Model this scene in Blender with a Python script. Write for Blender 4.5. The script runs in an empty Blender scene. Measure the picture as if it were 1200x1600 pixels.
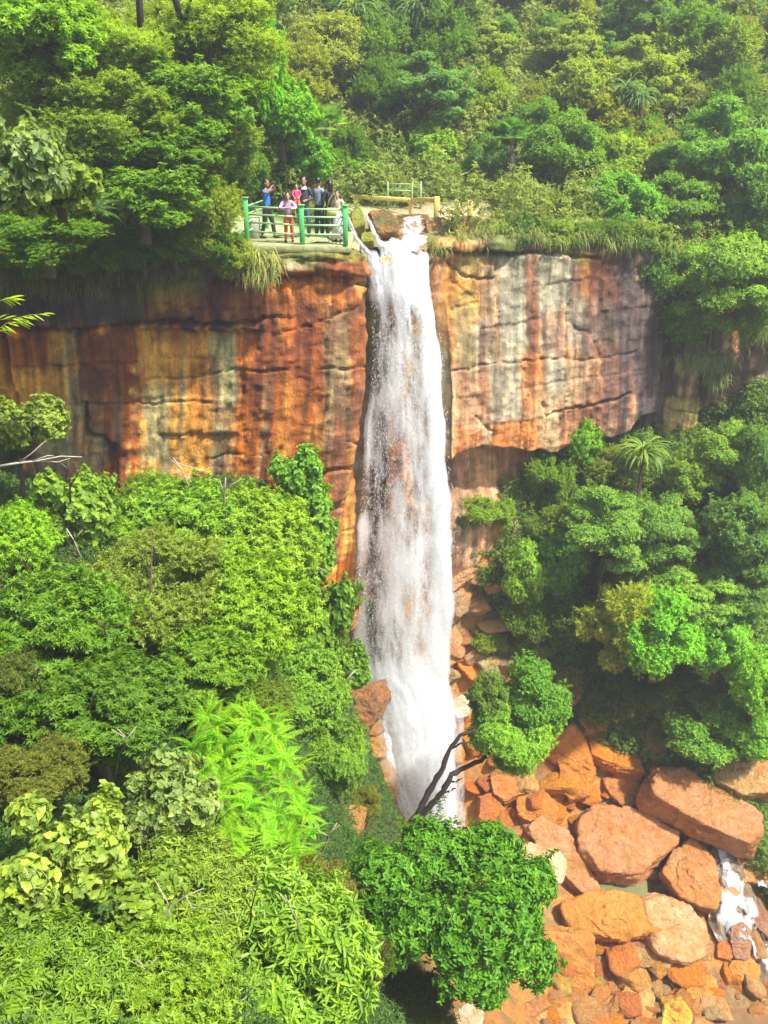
import bpy, math, random
import numpy as np
from mathutils import Vector, Matrix
rnd = random.Random(7)
S = bpy.context.scene
COL = S.collection
# ------------------------------------------------------------------ camera
PITCH = math.radians(25.0); FPX = 1386.0
cP, sP = math.cos(PITCH), math.sin(PITCH)
cam = bpy.data.cameras.new('camera'); camo = bpy.data.objects.new('camera', cam); COL.objects.link(camo)
cam.sensor_fit = 'VERTICAL'; cam.sensor_height = 36.0; cam.lens = 36.0 * FPX / 1600.0
cam.clip_start = 0.05; cam.clip_end = 2000.0
camo.rotation_euler = (math.radians(90) - PITCH, 0, 0)
S.camera = camo

def ray(px, py):
    u = (px - 600.0) / FPX; v = (800.0 - py) / FPX
    return u, cP + v * sP, -sP + v * cP
def at(px, py, Y):
    u, dy, dz = ray(px, py); k = Y / dy
    return Vector((u * k, Y, dz * k))
def mpp(px, py, Y):                 # metres per photo pixel there
    return (Y / ray(px, py)[1]) / FPX
def proj(x, y, z):
    f = y * cP - z * sP; up = y * sP + z * cP
    f = np.maximum(f, 0.01)
    return 600 + FPX * x / f, 800 - FPX * up / f

# ------------------------------------------------------------------ numpy noise
def _h(ix, iy, iz, seed):
    n = (ix * 374761393 + iy * 668265263 + iz * 2147483647 + seed * 1274126177) & 0xffffffff
    n = ((n ^ (n >> 13)) * 1274126177) & 0xffffffff
    n = (n ^ (n >> 16)) & 0xffffff
    return n / float(0xffffff)
def vn(x, y, z, seed=0):
    x, y, z = np.broadcast_arrays(np.asarray(x, float), np.asarray(y, float), np.asarray(z, float))
    fx, fy, fz = np.floor(x), np.floor(y), np.floor(z)
    ix, iy, iz = fx.astype(np.int64), fy.astype(np.int64), fz.astype(np.int64)
    tx, ty, tz = x - fx, y - fy, z - fz
    tx = tx * tx * (3 - 2 * tx); ty = ty * ty * (3 - 2 * ty); tz = tz * tz * (3 - 2 * tz)
    r = 0
    for a in (0, 1):
        wa = tx if a else 1 - tx
        for b in (0, 1):
            wb = ty if b else 1 - ty
            for c in (0, 1):
                wc = tz if c else 1 - tz
                r = r + _h(ix + a, iy + b, iz + c, seed) * wa * wb * wc
    return r * 2 - 1
def fbm(x, y, z, o=4, seed=0, g=0.5):
    r = 0; a = 1.0; f = 1.0
    for k in range(o):
        r = r + a * vn(np.asarray(x) * f, np.asarray(y) * f, np.asarray(z) * f, seed + k * 17); a *= g; f *= 2.03
    return r
def sst(a, b, x):
    t = np.clip((x - a) / (b - a), 0, 1); return t * t * (3 - 2 * t)

# ------------------------------------------------------------------ mesh helpers
def mesh_np(name, V, F, mats=(), smooth=False, attrs=None, mi=None):
    V = np.asarray(V, np.float32)
    if not isinstance(F, (list, tuple)): F = [F]
    F = [np.asarray(f, np.int32) for f in F if len(f)]
    me = bpy.data.meshes.new(name)
    me.vertices.add(len(V)); me.vertices.foreach_set('co', V.ravel())
    nl = sum(f.size for f in F); nf = sum(len(f) for f in F)
    me.loops.add(nl); me.loops.foreach_set('vertex_index', np.concatenate([f.ravel() for f in F]))
    me.polygons.add(nf)
    tot = np.concatenate([np.full(len(f), f.shape[1], np.int32) for f in F])
    st = np.concatenate([[0], np.cumsum(tot)[:-1]]).astype(np.int32)
    me.polygons.foreach_set('loop_start', st)
    try: me.polygons.foreach_set('loop_total', tot)
    except Exception: pass
    if smooth: me.polygons.foreach_set('use_smooth', np.ones(nf, bool))
    if mi is not None: me.polygons.foreach_set('material_index', np.asarray(mi, np.int32))
    for k, (ty, arr) in (attrs or {}).items():
        a = me.attributes.new(k, ty, 'POINT')
        a.data.foreach_set('color' if ty == 'FLOAT_COLOR' else 'value', np.asarray(arr, np.float32).ravel())
    me.update(calc_edges=True)
    for m in mats: me.materials.append(m)
    return me
def link(name, me, parent=None, loc=None, color=None):
    o = bpy.data.objects.new(name, me); COL.objects.link(o)
    if parent is not None: o.parent = parent
    if loc is not None: o.location = loc
    if color is not None: o.color = (*color, 1)
    return o
def tag(o, label=None, cat=None, group=None, kind=None):
    if label: o['label'] = label
    if cat: o['category'] = cat
    if group: o['group'] = group
    if kind: o['kind'] = kind
    return o
def empty(name, loc, label, cat, group=None):
    o = bpy.data.objects.new(name, None); COL.objects.link(o); o.location = loc; o.empty_display_size = .2
    return tag(o, label, cat, group)

class MB:
    def __init__(s): s.V = []; s.Q = []; s.T = []; s.n = 0
    def add(s, V, Q=(), T=()):
        V = np.asarray(V, float)
        s.V.append(V)
        if len(Q): s.Q.append(np.asarray(Q, int) + s.n)
        if len(T): s.T.append(np.asarray(T, int) + s.n)
        s.n += len(V)
    def box(s, c, d, R=None, bev=0.0):
        x, y, z = d[0] / 2, d[1] / 2, d[2] / 2
        if bev > 0:
            b = min(bev, x * .9, y * .9, z * .9); P = []
            for sx in (-1, 1):
                for sy in (-1, 1):
                    for sz in (-1, 1):
                        P += [(sx * (x - b), sy * (y - b), sz * z), (sx * (x - b), sy * y, sz * (z - b)), (sx * x, sy * (y - b), sz * (z - b))]
            import bmesh
            bm = bmesh.new()
            for p in P: bm.verts.new(p)
            bmesh.ops.convex_hull(bm, input=bm.verts)
            bmesh.ops.triangulate(bm, faces=bm.faces)
            bm.verts.index_update()
            V = np.array([v.co[:] for v in bm.verts]); T = [[v.index for v in f.verts] for f in bm.faces]; bm.free()
            if R is not None: V = V @ np.array(R.to_3x3()).T
            s.add(V + np.array(c), T=T); return
        V = np.array([(a * x, b * y, c_ * z) for a in (-1, 1) for b in (-1, 1) for c_ in (-1, 1)])
        if R is not None: V = V @ np.array(R.to_3x3()).T
        s.add(V + np.array(c), Q=[(0, 1, 3, 2), (4, 6, 7, 5), (0, 4, 5, 1), (2, 3, 7, 6), (0, 2, 6, 4), (1, 5, 7, 3)])
    def tube(s, pts, rad, seg=8, cap=True):
        pts = [np.array(p, float) for p in pts]; n = len(pts)
        if not hasattr(rad, '__len__'): rad = [rad] * n
        ang = np.arange(seg) * 2 * math.pi / seg; V = []
        up = np.array([0.3, 0.2, 1.0])
        t0 = pts[1] - pts[0]; t0 /= np.linalg.norm(t0) + 1e-9
        if abs(t0 @ up) > .9 * np.linalg.norm(up): up = np.array([1.0, 0.1, 0])
        a = np.cross(t0, up); a /= np.linalg.norm(a)
        for i, p in enumerate(pts):
            t = pts[min(i + 1, n - 1)] - pts[max(i - 1, 0)]; t /= np.linalg.norm(t) + 1e-9
            a = a - t * (a @ t); a /= np.linalg.norm(a) + 1e-9; b = np.cross(t, a)
            V.append(p + rad[i] * (np.cos(ang)[:, None] * a + np.sin(ang)[:, None] * b))
        V = np.concatenate(V); Q = []
        for i in range(n - 1):
            for k in range(seg):
                Q.append((i * seg + k, i * seg + (k + 1) % seg, (i + 1) * seg + (k + 1) % seg, (i + 1) * seg + k))
        T = []
        if cap:
            V = np.concatenate([V, [pts[0], pts[-1]]]); c0, c1 = n * seg, n * seg + 1
            for k in range(seg):
                T.append((c0, (k + 1) % seg, k)); T.append((c1, (n - 1) * seg + k, (n - 1) * seg + (k + 1) % seg))
        s.add(V, Q, T)
    def ell(s, c, r, R=None, nu=14, nv=9):
        th = np.linspace(0, math.pi, nv + 1)[1:-1]; ph = np.arange(nu) * 2 * math.pi / nu
        V = [(0, 0, 1)] + [(math.sin(t) * math.cos(p), math.sin(t) * math.sin(p), math.cos(t)) for t in th for p in ph] + [(0, 0, -1)]
        V = np.array(V) * np.array(r)
        if R is not None: V = V @ np.array(R.to_3x3()).T
        m = len(th); Q = [(1 + i * nu + k, 1 + (i + 1) * nu + k, 1 + (i + 1) * nu + (k + 1) % nu, 1 + i * nu + (k + 1) % nu) for i in range(m - 1) for k in range(nu)]
        T = [(0, 1 + k, 1 + (k + 1) % nu) for k in range(nu)] + [(1 + m * nu, 1 + (m - 1) * nu + (k + 1) % nu, 1 + (m - 1) * nu + k) for k in range(nu)]
        s.add(V + np.array(c), Q, T)
    def mesh(s, name, mat, smooth=False):
        return mesh_np(name, np.concatenate(s.V), [np.concatenate(q) for q in (s.Q, s.T) if q], [mat], smooth)
    def build(s, name, mat, parent=None, smooth=False, loc=None, color=None):
        return link(name, s.mesh(name, mat, smooth), parent, loc, color)

# ------------------------------------------------------------------ materials
def new_mat(name):
    m = bpy.data.materials.new(name); m.use_nodes = True; nt = m.node_tree; nt.nodes.clear()
    out = nt.nodes.new('ShaderNodeOutputMaterial'); return m, nt, out
class NT:
    def __init__(s, nt): s.nt = nt
    def n(s, t, **kw):
        x = s.nt.nodes.new(t)
        for k, v in kw.items():
            if k.startswith('_'): setattr(x, k[1:], v)
            else:
                key = k.replace('__', ' ')
                x.inputs[key].default_value = v
        return x
    def l(s, a, b): s.nt.links.new(a, b)
    def noise(s, vec, scale, detail=4, rough=.6, dist=0):
        x = s.n('ShaderNodeTexNoise'); x.inputs['Scale'].default_value = scale; x.inputs['Detail'].default_value = detail
        x.inputs['Roughness'].default_value = rough; x.inputs['Distortion'].default_value = dist
        if vec is not None: s.l(vec, x.inputs['Vector'])
        return x.outputs['Fac']
    def ramp(s, fac, stops):
        r = s.n('ShaderNodeValToRGB'); e = r.color_ramp.elements
        while len(e) < len(stops): e.new(.5)
        for q, (p, c) in zip(e, stops): q.position = p; q.color = (*c, 1) if len(c) == 3 else c
        s.l(fac, r.inputs['Fac']); return r.outputs['Color']
    def mix(s, f, a, b, mode='MIX'):
        m = s.n('ShaderNodeMix', _data_type='RGBA', _blend_type=mode)
        for sock, v in ((m.inputs[0], f), (m.inputs[6], a), (m.inputs[7], b)):
            if hasattr(v, 'is_linked'): s.l(v, sock)
            elif hasattr(v, '__len__'): sock.default_value = (*v, 1)
            else: sock.default_value = v
        return m.outputs[2]
    def math(s, op, a, b=0.0, c=0.0, clamp=False):
        m = s.n('ShaderNodeMath', _operation=op, _use_clamp=clamp)
        for sock, v in zip(m.inputs, (a, b, c)):
            if hasattr(v, 'is_linked'): s.l(v, sock)
            else: sock.default_value = v
        return m.outputs[0]
    def obj(s, scale=(1, 1, 1)):
        t = s.n('ShaderNodeTexCoord'); m = s.n('ShaderNodeMapping'); m.inputs['Scale'].default_value = scale
        s.l(t.outputs['Object'], m.inputs['Vector']); return m.outputs['Vector']
    def bump(s, h, dist, strength=1.0):
        b = s.n('ShaderNodeBump'); b.inputs['Distance'].default_value = dist; b.inputs['Strength'].default_value = strength
        s.l(h, b.inputs['Height']); return b.outputs['Normal']

def leaf_mat(name, rough=.45, trans=.35, spec=.5, var=.62):
    m, nt, out = new_mat(name); N = NT(nt)
    oi = N.n('ShaderNodeObjectInfo'); at_ = N.n('ShaderNodeAttribute', _attribute_name='tint')
    # leaf age: young yellow leaves to old dark ones
    age = N.ramp(at_.outputs['Fac'], [(0, (1 - var, 1 - var * .85, 1 - var * .4)), (.55, (1, 1, 1)), (1, (1 + var * 1.1, 1 + var * .7, 1 - var * .2))])
    c = N.mix(1.0, oi.outputs['Color'], age, 'MULTIPLY')
    p = N.n('ShaderNodeBsdfPrincipled'); N.l(c, p.inputs['Base Color']); p.inputs['Roughness'].default_value = rough
    p.inputs['Specular IOR Level'].default_value = spec
    tr = N.n('ShaderNodeBsdfTranslucent')
    tc = N.mix(1.0, c, (1.35, 1.25, .5), 'MULTIPLY'); N.l(tc, tr.inputs['Color'])
    mx = N.n('ShaderNodeMixShader'); mx.inputs[0].default_value = trans
    N.l(p.outputs[0], mx.inputs[1]); N.l(tr.outputs[0], mx.inputs[2]); N.l(mx.outputs[0], out.inputs['Surface'])
    return m
LEAF = leaf_mat('leaf', .5, .48, .35)
LEAFG = leaf_mat('leaf_glossy', .42, .45, .3)
GRASS = leaf_mat('grass_blade', .6, .3, .3, .4)

def simple_mat(name, col, rough=.6, n_scale=12, n_amt=.25, bump=.0, metal=0, objcol=False, spec=.5):
    m, nt, out = new_mat(name); N = NT(nt); v = N.obj()
    f = N.noise(v, n_scale, 5, .65)
    p = N.n('ShaderNodeBsdfPrincipled'); p.inputs['Roughness'].default_value = rough; p.inputs['Metallic'].default_value = metal
    p.inputs['Specular IOR Level'].default_value = spec
    base = N.n('ShaderNodeObjectInfo').outputs['Color'] if objcol else col
    var = N.ramp(f, [(.25, (1 - n_amt,) * 3), (.75, (1 + n_amt,) * 3)])
    N.l(N.mix(1.0, base, var, 'MULTIPLY'), p.inputs['Base Color'])
    if bump: N.l(N.bump(f, bump), p.inputs['Normal'])
    N.l(p.outputs[0], out.inputs['Surface']); return m
BARK = simple_mat('bark', (.11, .075, .05), .9, 9, .5, .02)
BARKPALE = simple_mat('bark_pale', (.42, .36, .28), .8, 12, .3, .005)
BARKDARK = simple_mat('bark_dark', (.03, .018, .015), .8, 14, .5, .02)

def vcol_rock(name):
    m, nt, out = new_mat(name); N = NT(nt); v = N.obj(); vs = N.obj((1.6, 1.6, .22))
    a = N.n('ShaderNodeAttribute', _attribute_name='Col')
    st = N.noise(vs, 3.2, 7, .72, .3); fi = N.noise(v, 9, 8, .72)
    k = N.mix(.8, N.ramp(st, [(.28, (.55, .5, .46)), (.5, (1, 1, 1)), (.72, (1.35, 1.3, 1.2))]), N.ramp(fi, [(.3, (.6, .58, .56)), (.5, (1, 1, 1)), (.75, (1.35, 1.32, 1.28))]), 'MULTIPLY')
    c = N.mix(1.0, a.outputs['Color'], k, 'MULTIPLY')
    p = N.n('ShaderNodeBsdfPrincipled'); N.l(c, p.inputs['Base Color']); p.inputs['Roughness'].default_value = .72
    p.inputs['Specular IOR Level'].default_value = .4
    h = N.math('ADD', N.math('MULTIPLY', fi, .6), N.math('MULTIPLY', N.noise(vs, 6, 6, .7), .4))
    N.l(N.bump(h, .09), p.inputs['Normal']); N.l(p.outputs[0], out.inputs['Surface']); return m
ROCKV = vcol_rock('cliff_rock')

def boulder_mat(name, rough=.6):
    m, nt, out = new_mat(name); N = NT(nt); v = N.obj()
    oi = N.n('ShaderNodeObjectInfo')
    rx = N.n('ShaderNodeVectorMath', _operation='ADD'); cmb = N.n('ShaderNodeCombineXYZ')
    N.l(N.math('MULTIPLY', oi.outputs['Random'], 50.0), cmb.inputs[0]); N.l(v, rx.inputs[0]); N.l(cmb.outputs[0], rx.inputs[1]); vv = rx.outputs[0]
    big = N.noise(vv, .9, 6, .7, .6); fine = N.noise(vv, 4.5, 12, .74); grit = N.noise(vv, 30, 4, .7)
    vo = N.n('ShaderNodeTexVoronoi', _feature='DISTANCE_TO_EDGE'); vo.inputs['Scale'].default_value = .75; wv = N.n('ShaderNodeVectorMath', _operation='ADD'); nz_ = N.n('ShaderNodeTexNoise'); nz_.inputs['Scale'].default_value = 1.6; nz_.inputs['Detail'].default_value = 6
    N.l(vv, nz_.inputs['Vector']); N.l(vv, wv.inputs[0]); N.l(nz_.outputs['Color'], wv.inputs[1]); N.l(wv.outputs[0], vo.inputs['Vector']); crk = N.ramp(vo.outputs['Distance'], [(0, (0, 0, 0)), (.03, (1, 1, 1))])
    k = N.ramp(big, [(.3, (.62, .50, .36)), (.47, (1, .92, .8)), (.56, (1.0, 1.0, 1.0)), (.72, (1.25, 1.25, 1.15))])
    k2 = N.ramp(fine, [(.28, (.55, .48, .42)), (.5, (1, 1, 1)), (.72, (1.4, 1.4, 1.35))])
    c = N.mix(1.0, N.mix(1.0, oi.outputs['Color'], k, 'MULTIPLY'), k2, 'MULTIPLY')
    # iron stain and algae film, in patches
    sm = N.ramp(N.noise(vv, 1.7, 5, .7, .4), [(.43, (0, 0, 0)), (.62, (1, 1, 1))])
    c = N.mix(N.math('MULTIPLY', sm, .6), c, (.58, .20, .02))
    alg = N.ramp(N.noise(vv, 1.1, 7, .7, .5), [(.55, (0, 0, 0)), (.68, (1, 1, 1))])
    c = N.mix(N.math('MULTIPLY', alg, .5), c, (.20, .16, .04))
    p = N.n('ShaderNodeBsdfPrincipled'); N.l(c, p.inputs['Base Color'])
    rr = N.ramp(N.noise(vv, 2.2, 4, .6), [(.38, (.18,) * 3), (.62, (rough,) * 3)]); N.l(rr, p.inputs['Roughness'])
    h = N.math('ADD', N.math('ADD', N.math('MULTIPLY', fine, .9), N.math('MULTIPLY', grit, .10)), N.math('MULTIPLY', crk, N.math('MULTIPLY', big, .22))); N.l(N.bump(h, .24), p.inputs['Normal'])
    N.l(p.outputs[0], out.inputs['Surface']); return m
BOULDER = boulder_mat('boulder_rock', .62)

# ------------------------------------------------------------------ terrain
def rbf(ctrl):
    P = np.array(ctrl, float); X = P[:, :2] / 10; n = len(P)
    def phi(d2): return np.where(d2 > 1e-12, .5 * d2 * np.log(np.maximum(d2, 1e-12)), 0)
    d2 = ((X[:, None] - X[None]) ** 2).sum(-1)
    A = np.zeros((n + 3, n + 3)); A[:n, :n] = phi(d2) + np.eye(n) * .01; A[:n, n] = 1; A[:n, n + 1:] = X; A[n, :n] = 1; A[n + 1:, :n] = X.T
    w = np.linalg.solve(A, np.concatenate([P[:, 2], [0, 0, 0]]))
    def f(x, y):
        x = np.asarray(x, float) / 10; y = np.asarray(y, float) / 10; r = w[n] + w[n + 1] * x + w[n + 2] * y
        for i in range(n): r = r + w[i] * phi((x - X[i, 0]) ** 2 + (y - X[i, 1]) ** 2)
        return r
    return f
def ctl(lst): return [tuple(at(*p)) for p in lst]
CL = ctl([(0, 1600, 5.5), (250, 1600, 6.5), (480, 1600, 8.6), (600, 1560, 13), (700, 1600, 14.5), (0, 1400, 8), (200, 1400, 9.5), (400, 1400, 11.5), (480, 1350, 14),
  (0, 1200, 11), (200, 1200, 12.8), (400, 1200, 14), (500, 1250, 16.5), (550, 1300, 18.5), (640, 1312, 22.5), (535, 1215, 20), (0, 1000, 14), (200, 1000, 16), (400, 1000, 17.5),
  (520, 1000, 22.5), (545, 1100, 24.5), (545, 1170, 24), (560, 1225, 25), (585, 1190, 27.5), (600, 1130, 29.3), (615, 1262, 26.5), (0, 850, 17.5), (200, 880, 20.5), (400, 880, 21.5), (500, 850, 25), (0, 770, 23), (100, 800, 24.6), (200, 810, 25.4), (300, 815, 25.8), (400, 815, 26.2),
  (700, 1290, 28), (760, 1250, 28.5), (690, 1330, 25.5), (800, 1400, 24.5), (800, 1560, 20.5), (880, 1600, 20.5), (1000, 1600, 21), (1200, 1600, 21.5), (1000, 1500, 23), (1200, 1500, 23.3),
  (950, 1370, 25.8), (1150, 1400, 25.2), (1000, 1220, 28.8), (1200, 1250, 28.3), (860, 1180, 29), (900, 1060, 31), (1050, 1080, 31), (1200, 1100, 30),
  (730, 980, 32), (800, 950, 32), (900, 900, 32.5), (1050, 900, 31.5), (1200, 900, 30), (760, 860, 33), (900, 780, 34), (1050, 750, 34.6), (1120, 720, 35), (1200, 750, 33), (1200, 680, 34.3),
  (620, 1150, 29.5), (650, 1050, 31)]) + [
  (0, 0, -1.7), (0, 2.5, -6), (-5, 0, -2.2), (6, 0, -12), (12, 4, -24), (16, 12, -30), (22, 20, -31), (24, 30, -24), (-8, 3, -5.5), (-16, 8, -6), (-18, 20, -9),
  (-12, 34, -12), (-2, 36, -16), (8, 42, -12), (22, 40, -11), (30, 32, -12)]
hL = rbf(CL)
CU = [(-4.5, 27.5, -4.05), (-1, 27.5, -4.05), (-4.5, 30, -3.95), (-1.5, 30, -4.1), (.2, 32, -4.95), (.8, 33.4, -4.5), (1.6, 35, -4.25), (-1, 36, -4.1), (3, 36.5, -4.1), (6, 37, -4.2),
  (4, 34.5, -4.6), (8, 35.5, -4.9), (12, 37.5, -5.2), (16, 37, -6.5), (20, 35.5, -8.8), (28, 31, -9.6), (-6.5, 27.8, -4.4), (-9, 27.5, -4.7), (-13, 27.3, -4.9), (-6.2, 29.5, -2.8), (-10, 30, -1.6),
  (-14, 30, -.5), (-6, 34, -1.2), (-12, 36, 3.5), (-20, 30, 2), (-3, 39, -3), (3, 39.5, -3.4), (9, 41, -3), (-3, 45, .5), (5, 46, .2), (12, 46, -.6), (20, 44, -1.5), (-5, 55, 6),
  (5, 58, 6), (18, 58, 3.5), (32, 50, 2.5), (0, 78, 18), (22, 78, 12), (42, 70, 13), (26, 39, -4.5), (-15, 50, 10), (-22, 70, 20), (-30, 40, 9), (38, 38, -3)]
hU = rbf(CU)

PLAN = np.array([(-24, 20, -4.2), (-19, 23.8, -4.4), (-12.5, 26.9, -4.75), (-6, 27.35, -4.55), (-4.3, 27.15, -4.05), (-1.0, 27.15, -4.05), (-.62, 27.45, -4.15), (-.72, 28.2, -4.4), (-1.1, 29.1, -4.6), (-1.3, 30.2, -4.9), (-.6, 31.1, -5.3), (1.35, 31.2, -5.35),
  (1.6, 32.1, -4.9), (2.1, 32.8, -4.5), (5, 33.6, -4.45), (9, 34.6, -4.9), (10.4, 35.3, -5.1), (12, 36.1, -5.6), (14, 36.0, -6.4), (15.4, 35.2, -7.8), (20, 34.2, -8.8), (30, 28.5, -9.5), (38, 22, -9.5)], float)
seg = np.hypot(np.diff(PLAN[:, 0]), np.diff(PLAN[:, 1])); SA = np.concatenate([[0], np.cumsum(seg)])
def plan(s): return [np.interp(s, SA, PLAN[:, i]) for i in range(3)]
def polydist(px, py, pts):
    d = np.full(px.shape, 1e9)
    for (x0, y0), (x1, y1) in zip(pts[:-1], pts[1:]):
        vx, vy = x1 - x0, y1 - y0; t = np.clip(((px - x0) * vx + (py - y0) * vy) / (vx * vx + vy * vy + 1e-9), 0, 1)
        d = np.minimum(d, np.hypot(px - x0 - t * vx, py - y0 - t * vy))
    return d
HAZE=True; EXPO=.98
# ------------------------------------------------------------------ cliff wall
ORc, YO, BR, BK, GG, TAN, PK, GR, PU, MS, YL = [np.array(c) for c in
  [(.62, .18, .012), (.70, .34, .045), (.20, .05, .014), (.055, .038, .036), (.36, .36, .17), (.50, .34, .17), (.48, .26, .13), (.33, .31, .21), (.15, .085, .065), (.13, .19, .02), (.68, .50, .14)]]
L_CRACKS = [([(0, 514), (110, 517), (200, 507), (300, 503), (400, 500), (412, 495)], 4.5, .50), ([(10, 580), (100, 575), (150, 570), (215, 568)], 2, .14),
  ([(0, 515), (5, 560), (10, 600), (22, 625), (18, 660)], 5, .6), ([(132, 630), (133, 680), (160, 687), (170, 702), (168, 760), (172, 830)], 4.5, .7), ([(176, 700), (176, 850)], 9, .55),
  ([(105, 634), (135, 634), (215, 630), (330, 626)], 1.8, .14), ([(225, 594), (320, 585), (370, 578), (450, 577)], 2, .16), ([(340, 538), (336, 556), (325, 582)], 2, .15),
  ([(330, 772), (430, 750), (510, 735), (572, 722)], 3, .25), ([(425, 436), (500, 440), (582, 447)], 3.5, .35), ([(412, 440), (410, 500), (402, 545)], 2.5, .2),
  ([(500, 575), (582, 575)], 1.6, .15), ([(540, 685), (562, 706)], 2, .15), ([(300, 430), (292, 470), (310, 503)], 2, .15), ([(0, 470), (60, 476), (200, 472), (300, 480), (410, 478)], 1.6, .12),
  ([(52, 433), (60, 470), (48, 514)], 2.2, .2), ([(520, 470), (508, 520), (510, 600), (514, 660)], 1.6, .10), ([(546, 478), (543, 570), (536, 700)], 1.6, .10), ([(500, 800), (550, 780)], 2, .2),
  ([(415, 520), (470, 512), (560, 480)], 1.5, .12), ([(330, 716), (430, 706)], 1.4, .1), ([(380, 590), (376, 640), (384, 700)], 1.4, .1), ([(430, 400), (500, 408), (560, 402)], 1.6, .15)]
R_CRACKS = [([(670, 394), (760, 393), (860, 396), (940, 402)], 4, .45), ([(690, 398), (705, 415), (722, 430), (770, 437), (776, 400)], 2.5, .25), ([(690, 576), (760, 560), (850, 555), (905, 560), (980, 548)], 1.8, .13),
  ([(838, 620), (842, 640), (905, 625), (965, 610)], 2.5, .25), ([(808, 555), (812, 600), (800, 660), (812, 690)], 1.8, .15), ([(770, 440), (775, 500), (755, 545)], 1.6, .12), ([(835, 392), (832, 470), (822, 550)], 1.3, .09),
  ([(890, 470), (880, 500), (920, 520), (930, 560)], 1.8, .14), ([(750, 690), (758, 665), (730, 640)], 1.6, .15),
  ([(870, 570), (880, 610), (862, 660)], 1.5, .12), ([(920, 620), (900, 690)], 1.8, .16), ([(1050, 700), (1120, 712)], 3, .3), ([(1045, 640), (1110, 650)], 2, .15), ([(700, 430), (742, 470), (700, 480)], 1.5, .12),
  ([(675, 368), (720, 366), (770, 370)], 2, .2), ([(700, 366), (704, 392)], 2, .2), ([(752, 367), (750, 392)], 1.8, .2)]
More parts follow.
